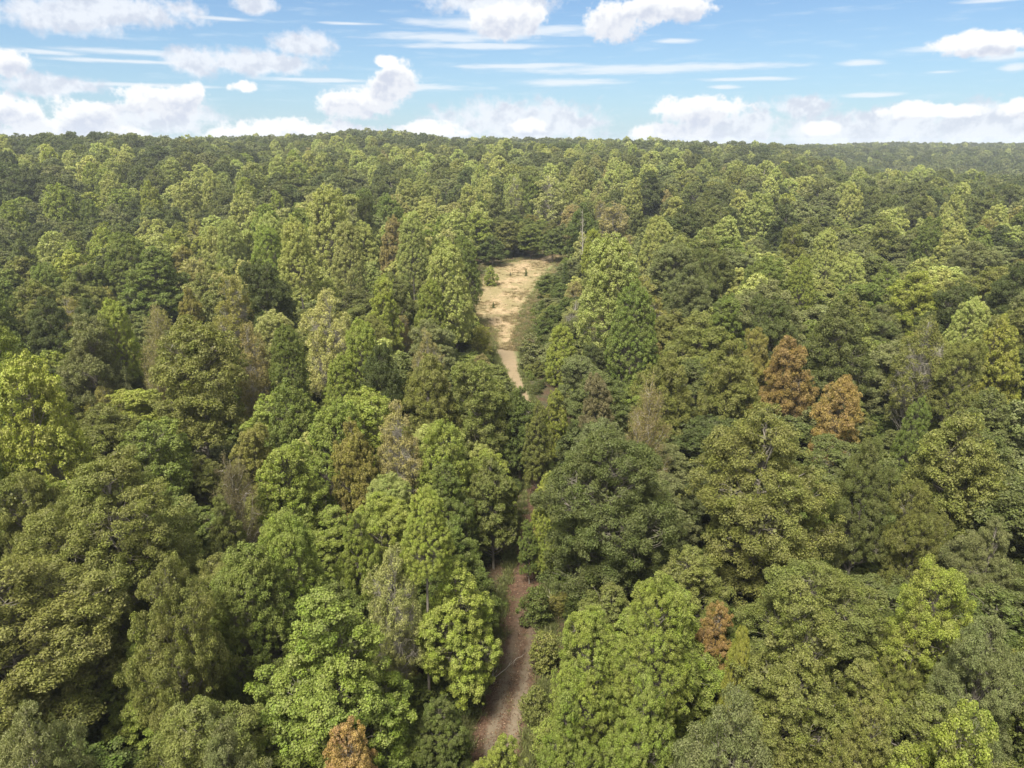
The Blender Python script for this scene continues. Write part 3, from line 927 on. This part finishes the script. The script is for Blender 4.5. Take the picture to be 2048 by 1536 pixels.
 (1768, 428, 85, 'oak', 'olive', 23, 'buff-topped olive oak in the right middle distance', None),
 (1862, 432, 62, 'poplar', 'green', 24, 'green cone-shaped tree right of the buff-topped olive oak', 'the green cone-shaped tree at right'),
 (1930, 590, 85, 'poplar', 'poplar', 22, 'light green pointed tree right of the big yellow-green round oak', None),
 (1858, 628, 125, 'thin', 'olive', 22, 'tall green tree with its trunk showing below the big yellow-green round oak', 'the tall tree with showing trunk at right'),
 (2025, 628, 100, 'maple', 'yellow', 22, 'yellow and orange tree at the right edge', 'the yellow and orange tree at right edge'),
 (1945, 672, 95, 'oak', 'olive', 20, 'olive crown between the tall trunk-showing tree and the yellow edge tree', None),
 (1612, 512, 60, 'poplar', 'lime', 22, 'bright light green small crown in the middle of the dark oaks at right', 'the bright small crown among dark oaks'),
 (1655, 458, 62, 'poplar', 'poplar', 24, 'pale conical tree above the bright small crown among dark oaks', None),
 (1100, 345, 80, 'thin', 'pale', 28, 'pale green tree with whitish fanned limbs beyond the clearing', 'the pale fanned tree beyond the clearing'),
 (1157, 320, 52, 'poplar', 'pale', 30, 'tall pale poplar right of the fanned one beyond the clearing', None),
 (1030, 345, 48, 'thin', 'poplar', 27, 'thin pale-trunked tree left of the fanned one beyond the clearing', None),
 (957, 418, 58, 'maple', 'yel', 19, 'yellow-green rounded tree at the left back of the clearing', 'the yellow-green tree behind the clearing'),
 (1012, 440, 60, 'maple', 'olive', 14.5, 'olive tree at the back edge of the clearing, left of centre', None),
 (1062, 445, 62, 'maple', 'green', 14, 'green tree with dark shaded foot at the back edge of the clearing', None),
 (985, 470, 56, 'oak', 'deep', 11.5, 'deep green low tree where the clearing ends at the back left', None),
 (1105, 455, 50, 'maple', 'deep', 13, 'deep green tree at the back right corner of the clearing', None),
 (1945, 822, 190, 'oak', 'olive', 20, 'broad olive oak at the right edge, widest of the middle row', 'the broad olive oak at the right edge'),
 (1855, 955, 125, 'oak', 'olive', 18, 'rounded olive oak below the broad one at the right edge', 'the rounded olive oak below the broad one'),
 (2000, 1028, 120, 'oak', 'grey', 17, 'small grey-green oak at the right edge above the straw-topped tree', None),
 (1590, 1105, 130, 'maple', 'green', 11, 'low dull green tree under the huge spreading olive oak', None),
 (1835, 795, 70, 'poplar', 'green', 15, 'small fresh green tree left of the broad olive oak at the right edge', None),
 (1420, 495, 70, 'oak', 'oak', 23, 'dark olive oak right of the very large poplar', 'the dark olive oak right of the poplar'),
 (1390, 520, 90, 'oak', 'grey', 23, 'grey-green oak with buff top right of the very large poplar', None),
 (1690, 600, 130, 'oak', 'oak', 23, 'broad dark olive oak left of the big yellow-green round oak', 'the broad dark oak at right'),
 (1560, 590, 100, 'oak', 'oak', 22, 'dark olive oak above the rusty orange round oak', None),
 (1130, 520, 34, 'pine', 'deep', 13, 'dark green young conifer at the right edge of the clearing, tallest of these', None),
 (1108, 548, 34, 'pine', 'deep', 10, 'dark green bushy conifer at the right edge of the clearing', None),
 (1082, 596, 42, 'pine', 'deep', 9, 'bluish green conifer where the clearing narrows on its right', None),
 (1068, 665, 56, 'shrub', 'grey', 8, 'grey-green rounded bush right of the narrow end of the clearing', None),
 (1105, 610, 70, 'maple', 'deep', 12, 'dark bushy tree right of the conifers beside the clearing', None),
 (940, 535, 40, 'shrub', 'olive', 8, 'olive bush at the upper left edge of the clearing', None),
 (937, 612, 30, 'shrub', 'deep', 4, 'dark green bush at the lower left edge of the clearing', None),
 (980, 530, 26, 'shrub', 'lime', 7, 'lone light green sapling standing in the upper left of the clearing', None),
 (1052, 536, 8, 'pine', 'deep', 3, 'tiny dark conifer standing near the back of the clearing', None),
 (987, 602, 8, 'pine', 'deep', 2.4, 'tiny dark conifer standing in the middle of the clearing', None),
 (1021, 543, 6, 'pine', 'brown', 1.8, 'tiny brown weed clump near the back of the clearing', None),
 (1072, 1165, 62, 'shrub', 'deep', 5, 'dark bush on the right side of the trail above the bright trees', None),
 (1088, 1265, 60, 'shrub', 'olive', 4.5, 'olive bush on the right side of the trail left of the bright pointed tree', None),
 (1072, 1370, 60, 'shrub', 'olive', 4, 'olive bush on the right side of the trail near the bottom', None),
]

CATCH = dict(oak='oak_tree', poplar='tall_tree', maple='broadleaf_tree', thin='open_crowned_tree', bare='bare_tree', snag='dead_tree', pine='young_conifer', shrub='bush')
CATG = dict(oak='tree', poplar='tree', maple='tree', thin='tree', bare='bare tree', snag='dead tree', pine='conifer', shrub='bush')


def solve(px, py, h):
    """the spot where a tree of height h has its top at that point of the photograph"""
    g = ray_ground(px, py, h)
    return g


class Tree:
    pass


trees = []
for (px, py, w, sp, col, h, lab, short) in T:
    h = h or HD[sp]
    g = solve(px, py, h)
    while g is None:
        h -= 0.5
        g = solve(px, py, h)
    t = Tree()
    t.x, t.y = float(g[0]), float(g[1])
    t.z = float(ground_z(t.x, t.y))
    dep = to_px(t.x, t.y, t.z + h * 0.8)[2]
    t.w = w * dep / FPX
    t.h, t.sp, t.col, t.lab, t.short = h, sp, col, lab, short
    t.px, t.py, t.pw = px, py, w
    t.prot = 1.35 if sp in ('poplar', 'thin', 'bare') else 0.95
    trees.append(t)

# colour regions of the photograph: (x, y, reach x, reach y, weights)
REG = [
    (200, 300, 500, 45, dict(oak=5, dark=4, grey=2, olive=1, poplar=.4)),
    (250, 390, 320, 60, dict(oak=5, dark=4.5, poplar=2, lime=1, grey=2, yel=.4, green=1)),
    (60, 430, 160, 60, dict(lime=3, poplar=3, yel=1, oak=2)),
    (850, 320, 300, 50, dict(oak=4, dark=1.5, grey=2, poplar=1.6, olive=2, tan=.5)),
    (650, 480, 250, 100, dict(poplar=5, lime=2, pale=2, oak=1, green=1)),
    (250, 560, 300, 90, dict(olive=3, green=2, yel=1.5, gold=1, tan=.3, oak=1, pale=.6)),
    (100, 740, 220, 130, dict(lime=2, yel=2, olive=2, deep=1.5, tan=.2, oak=1)),
    (620, 680, 200, 120, dict(olive=2, lime=2, poplar=2, green=1, tan=.3, oak=1)),
    (1040, 450, 120, 80, dict(deep=2, olive=2, poplar=2, green=2)),
    (1230, 440, 110, 90, dict(tan=2, pale=2, grey=2, poplar=2)),
    (1450, 380, 250, 80, dict(poplar=3, grey=3, oak=3, olive=2, tan=.6, yel=.4)),
    (1700, 305, 500, 35, dict(dark=3, oak=4, grey=2, poplar=1)),
    (1600, 520, 450, 170, dict(oak=6, grey=3, olive=3, dark=2, poplar=1, green=1, brown=.1, gold=.3)),
    (1850, 720, 220, 120, dict(olive=3, oak=3, grey=2, green=1)),
    (1650, 950, 350, 120, dict(oak=3, olive=3, green=1, deep=1, gold=.3)),
    (500, 1000, 450, 150, dict(olive=3, green=3, lime=1.5, yel=1, deep=1)),
    (1700, 1250, 350, 200, dict(olive=3, green=2, grey=2, yel=1, deep=1)),
    (400, 1350, 450, 200, dict(olive=3, green=2, deep=2, grey=1)),
    (1150, 1300, 200, 250, dict(lime=3, green=3, olive=1)),
]


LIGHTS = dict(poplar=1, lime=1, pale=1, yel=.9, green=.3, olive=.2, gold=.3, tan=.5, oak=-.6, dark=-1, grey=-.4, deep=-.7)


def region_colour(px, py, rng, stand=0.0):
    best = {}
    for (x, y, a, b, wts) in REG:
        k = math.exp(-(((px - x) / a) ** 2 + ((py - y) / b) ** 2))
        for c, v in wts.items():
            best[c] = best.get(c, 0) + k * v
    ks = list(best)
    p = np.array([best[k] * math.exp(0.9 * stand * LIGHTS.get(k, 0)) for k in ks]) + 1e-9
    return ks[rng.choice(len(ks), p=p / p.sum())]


SPFOR = dict(dark=('oak',), oak=('oak', 'oak', 'maple'), olive=('oak', 'maple'), green=('maple', 'poplar'), deep=('maple', 'oak'), lime=('poplar', 'maple'),
             yel=('maple', 'poplar'), poplar=('poplar',), grey=('oak',), pale=('poplar', 'thin'), tan=('thin',), gold=('maple', 'thin'), rust=('maple',), brown=('thin', 'bare'), yellow=('maple',))

# what the photograph shows of the trail and the clearing must stay in view
KEEP = [(y, (a + b) / 2, (b - a) / 2) for (y, a, b) in PATH_ROWS if y > 870 or y < 735] + [(y, (a + b) / 2, (b - a) / 2) for (y, a, b) in CLEAR_ROWS]


def blocks_view(x, y, z, w, h):
    cx, cyy, dep = to_px(x, y, z + h * 0.62)
    rx = w / 2 / dep * FPX
    ry = h * 0.42 / dep * FPX * 0.95
    for (ky, kx, kw) in KEEP:
        if abs(cyy - ky) < ry:
            half = rx * math.sqrt(max(0, 1 - ((cyy - ky) / ry) ** 2))
            if abs(cx - kx) < half * 0.84 + kw * 0.6:
                return True
    return False


rng = rs(5)
# darts thrown over the whole wood, nearest first
cell = {}


def near_ok(x, y, r, k=0.62):
    gx, gy = int(x // 12), int(y // 12)
    for i in (-1, 0, 1):
        for j in (-1, 0, 1):
            for (a, b, c) in cell.get((gx + i, gy + j), ()):
                if (a - x) ** 2 + (b - y) ** 2 < (k * (r + c)) ** 2:
                    return False
    return True


def put_cell(x, y, r):
    cell.setdefault((int(x // 12), int(y // 12)), []).append((x, y, r))


for t in trees:
    put_cell(t.x, t.y, min(t.w / 2, 6.5) * (0.5 if t.sp in ('shrub', 'pine') else 1.0))

fill, last = [], []


def throw(n, r0, r1, a0, a1, kr):
    for _ in range(n):
        r = math.sqrt(rng.uniform(r0 * r0, r1 * r1)); a = math.radians(rng.uniform(a0, a1))
        x, y = r * math.sin(a), r * math.cos(a)
        z = float(ground_z(x, y))
        px, py, dep = to_px(x, y, z + 19)
        stand = math.sin(x / 23 + 2.1 * math.sin(y / 41)) + math.sin(y / 31 + 1.7 * math.sin(x / 37) + 1) if r < 900 else math.sin(x / 90) + math.sin(y / 70)
        c = region_colour(px, py, rng, stand)
        if r < 110 and c in ('gold', 'tan', 'brown', 'pale'):
            c = 'olive'
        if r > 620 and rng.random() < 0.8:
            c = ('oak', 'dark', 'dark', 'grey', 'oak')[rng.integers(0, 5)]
        sp = SPFOR[c][rng.integers(0, len(SPFOR[c]))]
        h = HD[sp] * (rng.uniform(0.74, 1.18) if r < 330 else rng.uniform(0.8, 1.3)) * (1.0 if r < 500 else 0.92)
        w = {'oak': 12.4, 'poplar': 10.6, 'maple': 10.6, 'thin': 9.2, 'bare': 7.5}[sp] * rng.uniform(0.78, 1.24) * (1.16 if r > 330 else 1.06 if r > 90 else 1)
        if rng.random() < 0.12 and r < 400:
            h *= 0.7; w *= 0.75
        if not near_ok(x, y, w / 2, kr):
            continue
        if r < 330:
            if trail_gap(x, y) < 1.4 + w * 0.18:
                continue
            if blocks_view(x, y, z, w, h):
                h *= 0.62; w *= 0.7
                if blocks_view(x, y, z, w, h):
                    continue
            # a crown may not rise in front of one that the photograph shows whole
            bad = False
            tx, ty, dep = to_px(x, y, z + h)
            for q in trees:
                if q.y > y + 2 and abs(q.px - tx) < q.pw * 0.40 + 0.25 * w / dep * FPX and q.py - 12 < ty < q.py + q.pw * q.prot:
                    bad = True
                    break
            if bad:
                h *= 0.66; w *= 0.8
                ty = to_px(x, y, z + h)[1]
                for q in trees:
                    if q.y > y + 2 and abs(q.px - tx) < q.pw * 0.40 and q.py - 12 < ty < q.py + q.pw * q.prot * 0.8:
                        break
                else:
                    bad = False
            if bad:
                continue
        put_cell(x, y, w / 2)
        t = Tree()
        t.x, t.y, t.z, t.w, t.h, t.sp, t.col = x, y, z, w, h, sp, c
        t.px, t.py, dep = to_px(x, y, z + h)
        t.pw = w / dep * FPX
        fill.append(t)


throw(9000, 14, 90, -52, 52, 0.62)
throw(18000, 90, 330, -44, 44, 0.68)
throw(60000, 330, 1000, -41, 41, 0.70)
throw(50000, 1000, 2100, -40, 40, 0.80)
print('filled', len(fill))
# ------------------------------------------------------------------ which trees the photograph shows largest
cand = [t for t in trees] + [t for t in fill if t.y < 600 and math.hypot(t.x, t.y) < 480]
cand.sort(key=lambda t: math.hypot(t.x, t.y))
GW, GH = 1024, 768
buf = np.zeros((GH, GW), bool)
for t in cand:
    lo = {'shrub': 0.1, 'pine': 0.1}.get(t.sp, 0.32)
    x0, y0, dep = to_px(t.x, t.y, t.z + t.h)
    x1, y1, _ = to_px(t.x, t.y, t.z + t.h * lo)
    cx, cy_ = (x0 + x1) / 4, (y0 + y1) / 4
    rx, ry = t.w / 2 / dep * FPX / 2, abs(y1 - y0) / 4 + t.w / 2 / dep * FPX / 2 * 0.25
    t.cx, t.cy = cx * 2, cy_ * 2
    a0, a1, b0, b1 = max(0, int(cx - rx)), min(GW, int(cx + rx) + 2), max(0, int(cy_ - ry)), min(GH, int(cy_ + ry) + 2)
    t.vis = 0
    if a1 <= a0 or b1 <= b0 or dep < 5:
        continue
    yy, xx = np.mgrid[b0:b1, a0:a1]
    m = (((xx - cx) / rx) ** 2 + ((yy - cy_) / ry) ** 2) < 1
    sub = buf[b0:b1, a0:a1]
    t.vis = int((m & ~sub).sum())
    dens = 0.55 if t.sp in ('bare', 'thin', 'snag') else 1
    if dens == 1 or rng.random() < 0.5:
        sub |= m
placed = set(id(t) for t in trees)
pool = sorted([t for t in cand if id(t) not in placed and t.vis > 25], key=lambda t: -t.vis)
n_tree_placed = sum(1 for t in trees if t.sp not in ('shrub', 'pine'))
extra = pool[:300 - n_tree_placed]
print('vis range', extra[0].vis, extra[-1].vis, 'low placed', [(t.px, t.py, t.vis) for t in trees if t.vis < 30])
ex = set(id(t) for t in extra)
rest = [t for t in fill if id(t) not in ex]

# ---- words for the trees that have no label of their own: colour, shape and where they stand from a tree that has one
marks = [t for t in trees if t.short]
for t in trees:
    if not hasattr(t, 'cx'):
        t.cx, t.cy = t.px, t.py + t.pw * 0.5
SHAPE = dict(oak='round-topped', poplar='tapering', maple='bushy', thin='open feathery', bare='twiggy')
DIRS = ['right of', 'above and right of', 'above', 'above and left of', 'left of', 'below and left of', 'below', 'below and right of']
NTH = ['nearest', 'second', 'third', 'fourth', 'fifth', 'sixth', 'seventh', 'eighth', 'ninth', 'tenth', 'eleventh', 'twelfth', 'thirteenth', 'fourteenth', 'fifteenth']
groups = {}
for t in extra:
    q = min(marks, key=lambda q: (q.cx - t.cx) ** 2 + ((q.cy - t.cy) * 1.2) ** 2)
    a = math.degrees(math.atan2(q.cy - t.cy, t.cx - q.cx)) % 360
    k = int(((a + 22.5) % 360) // 45)
    groups.setdefault((id(q), k, t.col, t.sp), []).append((math.hypot(q.cx - t.cx, q.cy - t.cy), t, q))
for (qi, k, c, sp), L in groups.items():
    L.sort(key=lambda e: e[0])
    for i, (d, t, q) in enumerate(L):
        s = f"{WORD[c]} {SHAPE[sp]} tree"
        if len(L) > 1:
            s = NTH[i] + ' ' + s
        t.lab = f"{s} {DIRS[k]} {q.short}"
        if len(t.lab.split()) > 16:
            t.lab = t.lab.replace('above and ', 'upper ').replace('below and ', 'lower ')
        if len(t.lab.split()) > 16:
            t.lab = t.lab.replace(' foreground', '').replace('very ', '').replace('open feathery', 'feathery')
        if len(t.lab.split()) > 16:
            t.lab = t.lab.replace('the ', '', 1).replace(' almost', '')
            if len(t.lab.split()) > 16:
                print('LONG', t.lab)

GROUP = dict(oak='round-crowned oaks of the wood', poplar='tall tapering trees of the wood', maple='bushy broadleaf trees of the wood', thin='open-crowned trees with limbs showing',
             bare='nearly leafless trees', snag='dead trees', pine='young conifers at the clearing', shrub='bushes beside the trail and clearing')
cnt = {}
for n, t in enumerate(trees + extra):
    r = math.hypot(t.x, t.y)
    lod = 0 if (r < 230 or t.sp in ('bare', 'snag')) else 1
    if r < 68 and t.sp in ('oak', 'poplar', 'maple'):
        lod = -1
    P_ = PROTO[t.sp, lod]
    cnt[t.sp] = cnt.get(t.sp, -1) + 1
    crown, trunk = P_[cnt[t.sp] % len(P_)]
    root = bpy.data.objects.new(CATCH[t.sp], None)
    C.objects.link(root)
    root.empty_display_size = 0.5
    root.location = (t.x, t.y, t.z - 0.15)
    root.rotation_euler = (rng.normal(0, 0.025), rng.normal(0, 0.025), rng.uniform(0, 6.283))
    root['label'] = t.lab
    root['category'] = CATG[t.sp]
    root['group'] = GROUP[t.sp]
    f = 0.93 if t.sp not in ('bare', 'snag') else 1.0
    sx = t.w / 10.0 * f
    if t.sp == 'snag':
        sx = t.w / 6.0
    sz = t.h / 20.0
    if t.h > 15.5 and t.sp in ('oak', 'poplar', 'maple', 'thin'):
        sz = min(sz, sx * (1.4 if t.sp == 'poplar' else 1.75))
    lift = t.h - sz * 20.0
    sc = (sx, sx * rng.uniform(0.92, 1.08), sz)
    j = rng.uniform(0.90, 1.12)
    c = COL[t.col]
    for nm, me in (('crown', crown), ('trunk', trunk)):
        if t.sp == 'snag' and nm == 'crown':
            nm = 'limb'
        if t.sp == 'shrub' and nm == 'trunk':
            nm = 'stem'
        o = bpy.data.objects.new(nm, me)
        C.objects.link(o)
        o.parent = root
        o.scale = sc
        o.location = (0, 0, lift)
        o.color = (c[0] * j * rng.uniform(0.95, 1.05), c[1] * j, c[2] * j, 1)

# ------------------------------------------------------------------ instanced stuff
def scatter(name, label, category, protos, pts, pid, rot, scl, tint, kind='stuff'):
    col = bpy.data.collections.new(name + '_sources')      # never linked to the scene
    for i, me_list in enumerate(protos):
        o = bpy.data.objects.new(f"{name}.{i:03d}", me_list)
        col.objects.link(o)
    me = bpy.data.meshes.new(name)
    n = len(pts)
    me.vertices.add(n)
    me.vertices.foreach_set('co', np.asarray(pts, np.float32).ravel())
    for nm, ty, a, key in (('pid', 'INT', pid, 'value'), ('rot', 'FLOAT_VECTOR', rot, 'vector'), ('scl', 'FLOAT_VECTOR', scl, 'vector'), ('tint', 'FLOAT_COLOR', tint, 'color')):
        at = me.attributes.new(nm, ty, 'POINT')
        at.data.foreach_set(key, np.asarray(a, np.int32 if ty == 'INT' else np.float32).ravel())
    ob = bpy.data.objects.new(name, me)
    C.objects.link(ob)
    ob['kind'] = kind
    ob['label'] = label
    ob['category'] = category
    g = bpy.data.node_groups.new(name, 'GeometryNodeTree')
    g.interface.new_socket('Geometry', in_out='INPUT', socket_type='NodeSocketGeometry')
    g.interface.new_socket('Geometry', in_out='OUTPUT', socket_type='NodeSocketGeometry')
    gi = g.nodes.new('NodeGroupInput'); go = g.nodes.new('NodeGroupOutput')
    ci = g.nodes.new('GeometryNodeCollectionInfo')
    ci.inputs['Collection'].default_value = col
    ci.inputs['Separate Children'].default_value = True
    ci.inputs['Reset Children'].default_value = True
    iop = g.nodes.new('GeometryNodeInstanceOnPoints')
    iop.inputs['Pick Instance'].default_value = True

    def att(nm, ty):
        a = g.nodes.new('GeometryNodeInputNamedAttribute')
        a.data_type = ty
        a.inputs['Name'].default_value = nm
        return a.outputs['Attribute']
    g.links.new(gi.outputs[0], iop.inputs['Points'])
    g.links.new(ci.outputs[0], iop.inputs['Instance'])
    g.links.new(att('pid', 'INT'), iop.inputs['Instance Index'])
    g.links.new(att('scl', 'FLOAT_VECTOR'), iop.inputs['Scale'])
    e2r = g.nodes.new('FunctionNodeEulerToRotation')
    g.links.new(att('rot', 'FLOAT_VECTOR'), e2r.inputs[0])
    g.links.new(e2r.outputs[0], iop.inputs['Rotation'])
    g.links.new(iop.outputs[0], go.inputs[0])
    md = ob.modifiers.new('scatter', 'NODES')
    md.node_group = g
    return ob


def merged(sp, rng, leaf, area, per, cr, trunk=True, asp=0.8, fill=True, full=False):
    V, F, lv, hv, L, cc = make_crown(sp, rng, leaf, area, per, cr, fill=fill, aspect=asp, full=full)
    if trunk:
        tv, tf = make_trunk(L, cc, rng, twigs=0)
        mi = np.concatenate((np.zeros(len(F)), np.ones(len(tf))))
        F = np.concatenate((F, tf + len(V))); V = np.concatenate((V, tv))
        lv = np.concatenate((lv, np.zeros(len(tf)))); hv = np.concatenate((hv, np.zeros(len(tf))))
    else:
        mi = np.zeros(len(F))
    return mesh_obj('wood_tree', V, F, [M_LEAF_I, M_PALE if sp == 'poplar' else M_BARK], attrs=dict(lv=lv, hv=hv), mat_idx=mi).data


LODS = [('close', 0, 80, (0.17, 0.6, 110, 0.50)), ('near', 80, 330, (0.32, 0.9, 44, 0.60)), ('mid', 330, 640, (0.42, 1.1, 24, 0.65)), ('far', 640, 9999, (0.70, 2.0, 13, 0.8))]
src, index = [], {}
seed = 500
for li, (nm, r0, r1, (leaf, area, per, cr)) in enumerate(LODS):
    for sp in ('oak', 'poplar', 'maple', 'thin'):
        index[sp, li] = []
        for k in range(3 if sp != 'thin' else 1):
            seed += 1
            index[sp, li].append(len(src))
            if sp == 'thin':
                src.append(merged('maple', rs(seed), leaf, area, per * 0.6, cr, True, fill=False))
            else:
                src.append(merged(sp, rs(seed), leaf, area, per, cr, li < 3, full=li > 1))
pts, pid, rot, scl, tint = [], [], [], [], []
for t in rest:
    r = math.hypot(t.x, t.y)
    li = 0 if r < 80 else 1 if r < 330 else 2 if r < 640 else 3
    sp = 'thin' if t.sp == 'bare' else t.sp
    ids = index[sp, li]
    pts.append((t.x, t.y, t.z - 0.2)); pid.append(ids[rng.integers(0, len(ids))])
    rot.append((rng.normal(0, 0.03), rng.normal(0, 0.03), rng.uniform(0, 6.283)))
    s = t.w / 10 * 0.97
    scl.append((s, s, t.h / 20))
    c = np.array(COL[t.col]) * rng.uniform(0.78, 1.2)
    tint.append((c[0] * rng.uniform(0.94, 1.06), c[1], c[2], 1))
scatter('forest', 'mixed woodland rolling back over low hills to the horizon', 'forest', src, pts, pid, rot, scl, tint)

# undergrowth that closes the gaps between the trunks
bush = []
for k in range(5):
    rg = rs(900 + k)
    V, F, lv, hv, L, cc = make_crown('shrub', rg, 0.55, 2.0, 16, 1.0, fill=False, aspect=0.75)
    V[:, 2] = np.maximum(V[:, 2], 0)
    bush.append(mesh_obj('bush', V, F, [M_LEAF_I], attrs=dict(lv=lv, hv=hv)).data)
pts, pid, rot, scl, tint = [], [], [], [], []
for _ in range(15000):
    r = math.sqrt(rng.uniform(12 ** 2, 290 ** 2)); a = math.radians(rng.uniform(-46, 46))
    x, y = r * math.sin(a), r * math.cos(a)
    if r > 120 and rng.random() < 0.55:
        continue
    g = trail_gap(x, y)
    if g < 1.1:
        continue
    h = rng.uniform(1.6, 5.5) * (0.45 if g < 3 else 0.75 if g < 7 else 1)
    w = h * rng.uniform(0.9, 1.3)
    if g < w * 0.38:
        continue
    pts.append((x, y, float(ground_z(x, y)) - 0.2)); pid.append(rng.integers(0, 5)); rot.append((0, 0, rng.uniform(0, 6.28)))
    scl.append((w / 10, w / 10, h / 20))
    c = np.array(COL[['deep', 'green', 'olive', 'oak', 'lime', 'gold'][rng.choice(6, p=[.33, .25, .2, .1, .08, .04])]]) * rng.uniform(0.8, 1.1)
    tint.append((*c, 1))
scatter('undergrowth', 'low leafy undergrowth filling the gaps beneath the trees', 'undergrowth', bush, pts, pid, rot, scl, tint)

# weeds and dry grass over the clearing and along the trail
gr = []
for k in range(4):
    rg = rs(950 + k)
    n = 70
    bx = rg.normal(0, 0.32, (n, 2))
    hgt = rg.uniform(0.35, 1.0, n)
    dx = rg.normal(0, 0.22, (n, 2))
    th = rg.uniform(0, 6.28, n)
    wv = np.stack((np.cos(th), np.sin(th)), -1) * 0.035
    base = np.concatenate((bx, np.zeros((n, 1))), 1)
    tip = np.concatenate((bx + dx, hgt[:, None]), 1)
    w3 = np.concatenate((wv, np.zeros((n, 1))), 1)
    V = np.stack((base - w3, base + w3, tip + w3 * 0.4, tip - w3 * 0.4), 1).reshape(-1, 3)
    gr.append(mesh_obj('tuft', V, np.arange(n * 4).reshape(n, 4), [M_LEAF_I], attrs=dict(lv=rg.random(n), hv=rg.random(n))).data)
pts, pid, rot, scl, tint = [], [], [], [], []
for _ in range(6500):
    on_clear = rng.random() < 0.8
    A, B_ = (CL, CR) if on_clear else (PL, PR)
    i = rng.integers(0, len(A)); u = rng.beta(0.45, 0.45) * 1.16 - 0.08
    if not on_clear:
        u = -0.06 if rng.random() < 0.5 else 1.06
        u += rng.normal(0, 0.06)
    x, y = A[i] * (1 - u) + B_[i] * u + rng.normal(0, 0.8 if on_clear else 0.15, 2)
    e = min(u, 1 - u)
    if on_clear and e > 0.12 and math.sin(x * 0.33 + 1) * math.sin(y * 0.21) < 0.25 and rng.random() < 0.8:
        continue
    s = rng.uniform(0.5, 1.1) * (1.0 if e < 0.1 and on_clear else 0.75)
    pts.append((x, y, float(ground_z(x, y)) + 0.02)); pid.append(rng.integers(0, 4)); rot.append((0, 0, rng.uniform(0, 6.28)))
    scl.append((s * 1.4, s * 1.4, s))
    c = np.array((0.15, 0.165, 0.05) if (not on_clear or (e < 0.12 and rng.random() < 0.5)) else (0.26, 0.20, 0.10)) * rng.uniform(0.7, 1.15)
    tint.append((*c, 1))
scatter('grass', 'dry straw grass and green weeds at the edges of the clearing', 'grass', gr, pts, pid, rot, scl, tint)

# dead leaves and twigs lying on the near trail
rg = rs(321)
n = 16000
i = rg.integers(0, 62, n)
u = np.clip(rg.normal(0.5, 0.42, n), -0.25, 1.25)
keep = (np.abs(np.abs(u - 0.52) - 0.17) > 0.07) | (rg.random(n) < 0.35)
i, u = i[keep], u[keep]
fr = rg.random(len(i))[:, None]
A_ = PL[i] * (1 - fr) + PL[i + 1] * fr
B2 = PR[i] * (1 - fr) + PR[i + 1] * fr
q = A_ * (1 - u[:, None]) + B2 * u[:, None]
z = ground_z(q[:, 0], q[:, 1]) + 0.085 + rg.uniform(0, 0.03, len(q))
V, F = leaf_quads(np.concatenate((q, z[:, None]), 1), unit(rg.normal(0, 0.35, (len(q), 3)) + (0, 0, 1)), np.full(len(q), 0.11), rg, 0.7)


def f_litter(b):
    lv = b.new('ShaderNodeAttribute', attribute_type='GEOMETRY', attribute_name='lv').outputs['Fac']
    hv = b.new('ShaderNodeAttribute', attribute_type='GEOMETRY', attribute_name='hv').outputs['Fac']
    return b.mix(b.ramp(hv, 0.72, 1.0), b.mix(lv, (0.040, 0.024, 0.016, 1), (0.15, 0.083, 0.050, 1)), (0.25, 0.185, 0.12, 1))


o = mesh_obj('leaf_litter', V, F, [simple('dead_leaves', f_litter, 0.8)], attrs=dict(lv=rg.random(len(F)), hv=rg.random(len(F))))
C.objects.link(o)
o['kind'] = 'stuff'; o['label'] = 'reddish brown dead leaves strewn over the near trail'; o['category'] = 'leaf litter'

# fallen branches beside the near end of the trail
for (px, py, ln, lab) in ((958, 1395, 4.5, 'pale fallen branch lying at the left edge of the trail near the bottom'),
                          (1098, 1215, 3.0, 'thin pale fallen branch on the right edge of the reddish part of the trail')):
    g = ray_ground(px, py)
    rg = rs(int(px))
    Tb = Tubes(6)
    a = rg.uniform(0.3, 1.2)
    e = np.array((math.cos(a) * ln, math.sin(a) * ln, 0.5))
    p = branch((0, 0, 0.1), e, rg, 0.2, 8, 0.0)
    Tb.add(p, np.linspace(0.06, 0.015, 8))
    for q in range(9):
        i = rg.integers(1, 8)
        d = rg.normal(0, 1, 3); d[2] = abs(d[2]) * 0.5
        p2 = branch(p[i], p[i] + d * ln * 0.2 + e * 0.12, rg, 0.25, 4, 0)
        Tb.add(p2, np.linspace(0.03, 0.012, 4), 4)
    v, f = Tb.get()
    o = mesh_obj('fallen_branch', v, f, [M_PALE], smooth=True)
    o.location = (g[0], g[1], float(ground_z(*g)) + 0.12)
    o['label'] = lab; o['category'] = 'branch'; o['group'] = 'fallen branches by the trail'
    C.objects.link(o)

# ------------------------------------------------------------------ the air
HAZE = 0.00014
if HAZE:
    x0, x1, y0, y1, z0, z1 = -3800, 3800, -900, 3800, -14, 68
    v = [(x, y, z) for z in (z0, z1) for y in (y0, y1) for x in (x0, x1)]
    f = np.array([(0, 2, 3, 1), (4, 5, 7, 6), (0, 1, 5, 4), (2, 6, 7, 3), (0, 4, 6, 2), (1, 3, 7, 5)])
    m, b = new_mat('air')
    pv = b.new('ShaderNodeVolumePrincipled')
    pv.inputs['Color'].default_value = (0.80, 0.88, 1.0, 1)
    pv.inputs['Density'].default_value = HAZE
    pv.inputs['Anisotropy'].default_value = 0.2
    o = b.new('ShaderNodeOutputMaterial')
    m.node_tree.links.new(pv.outputs[0], o.inputs['Volume'])
    hz = mesh_obj('haze', v, f, [m])
    C.objects.link(hz)
    hz['kind'] = 'stuff'
    hz['label'] = 'thin bluish haze softening the farthest wooded hills'
    hz['category'] = 'haze'
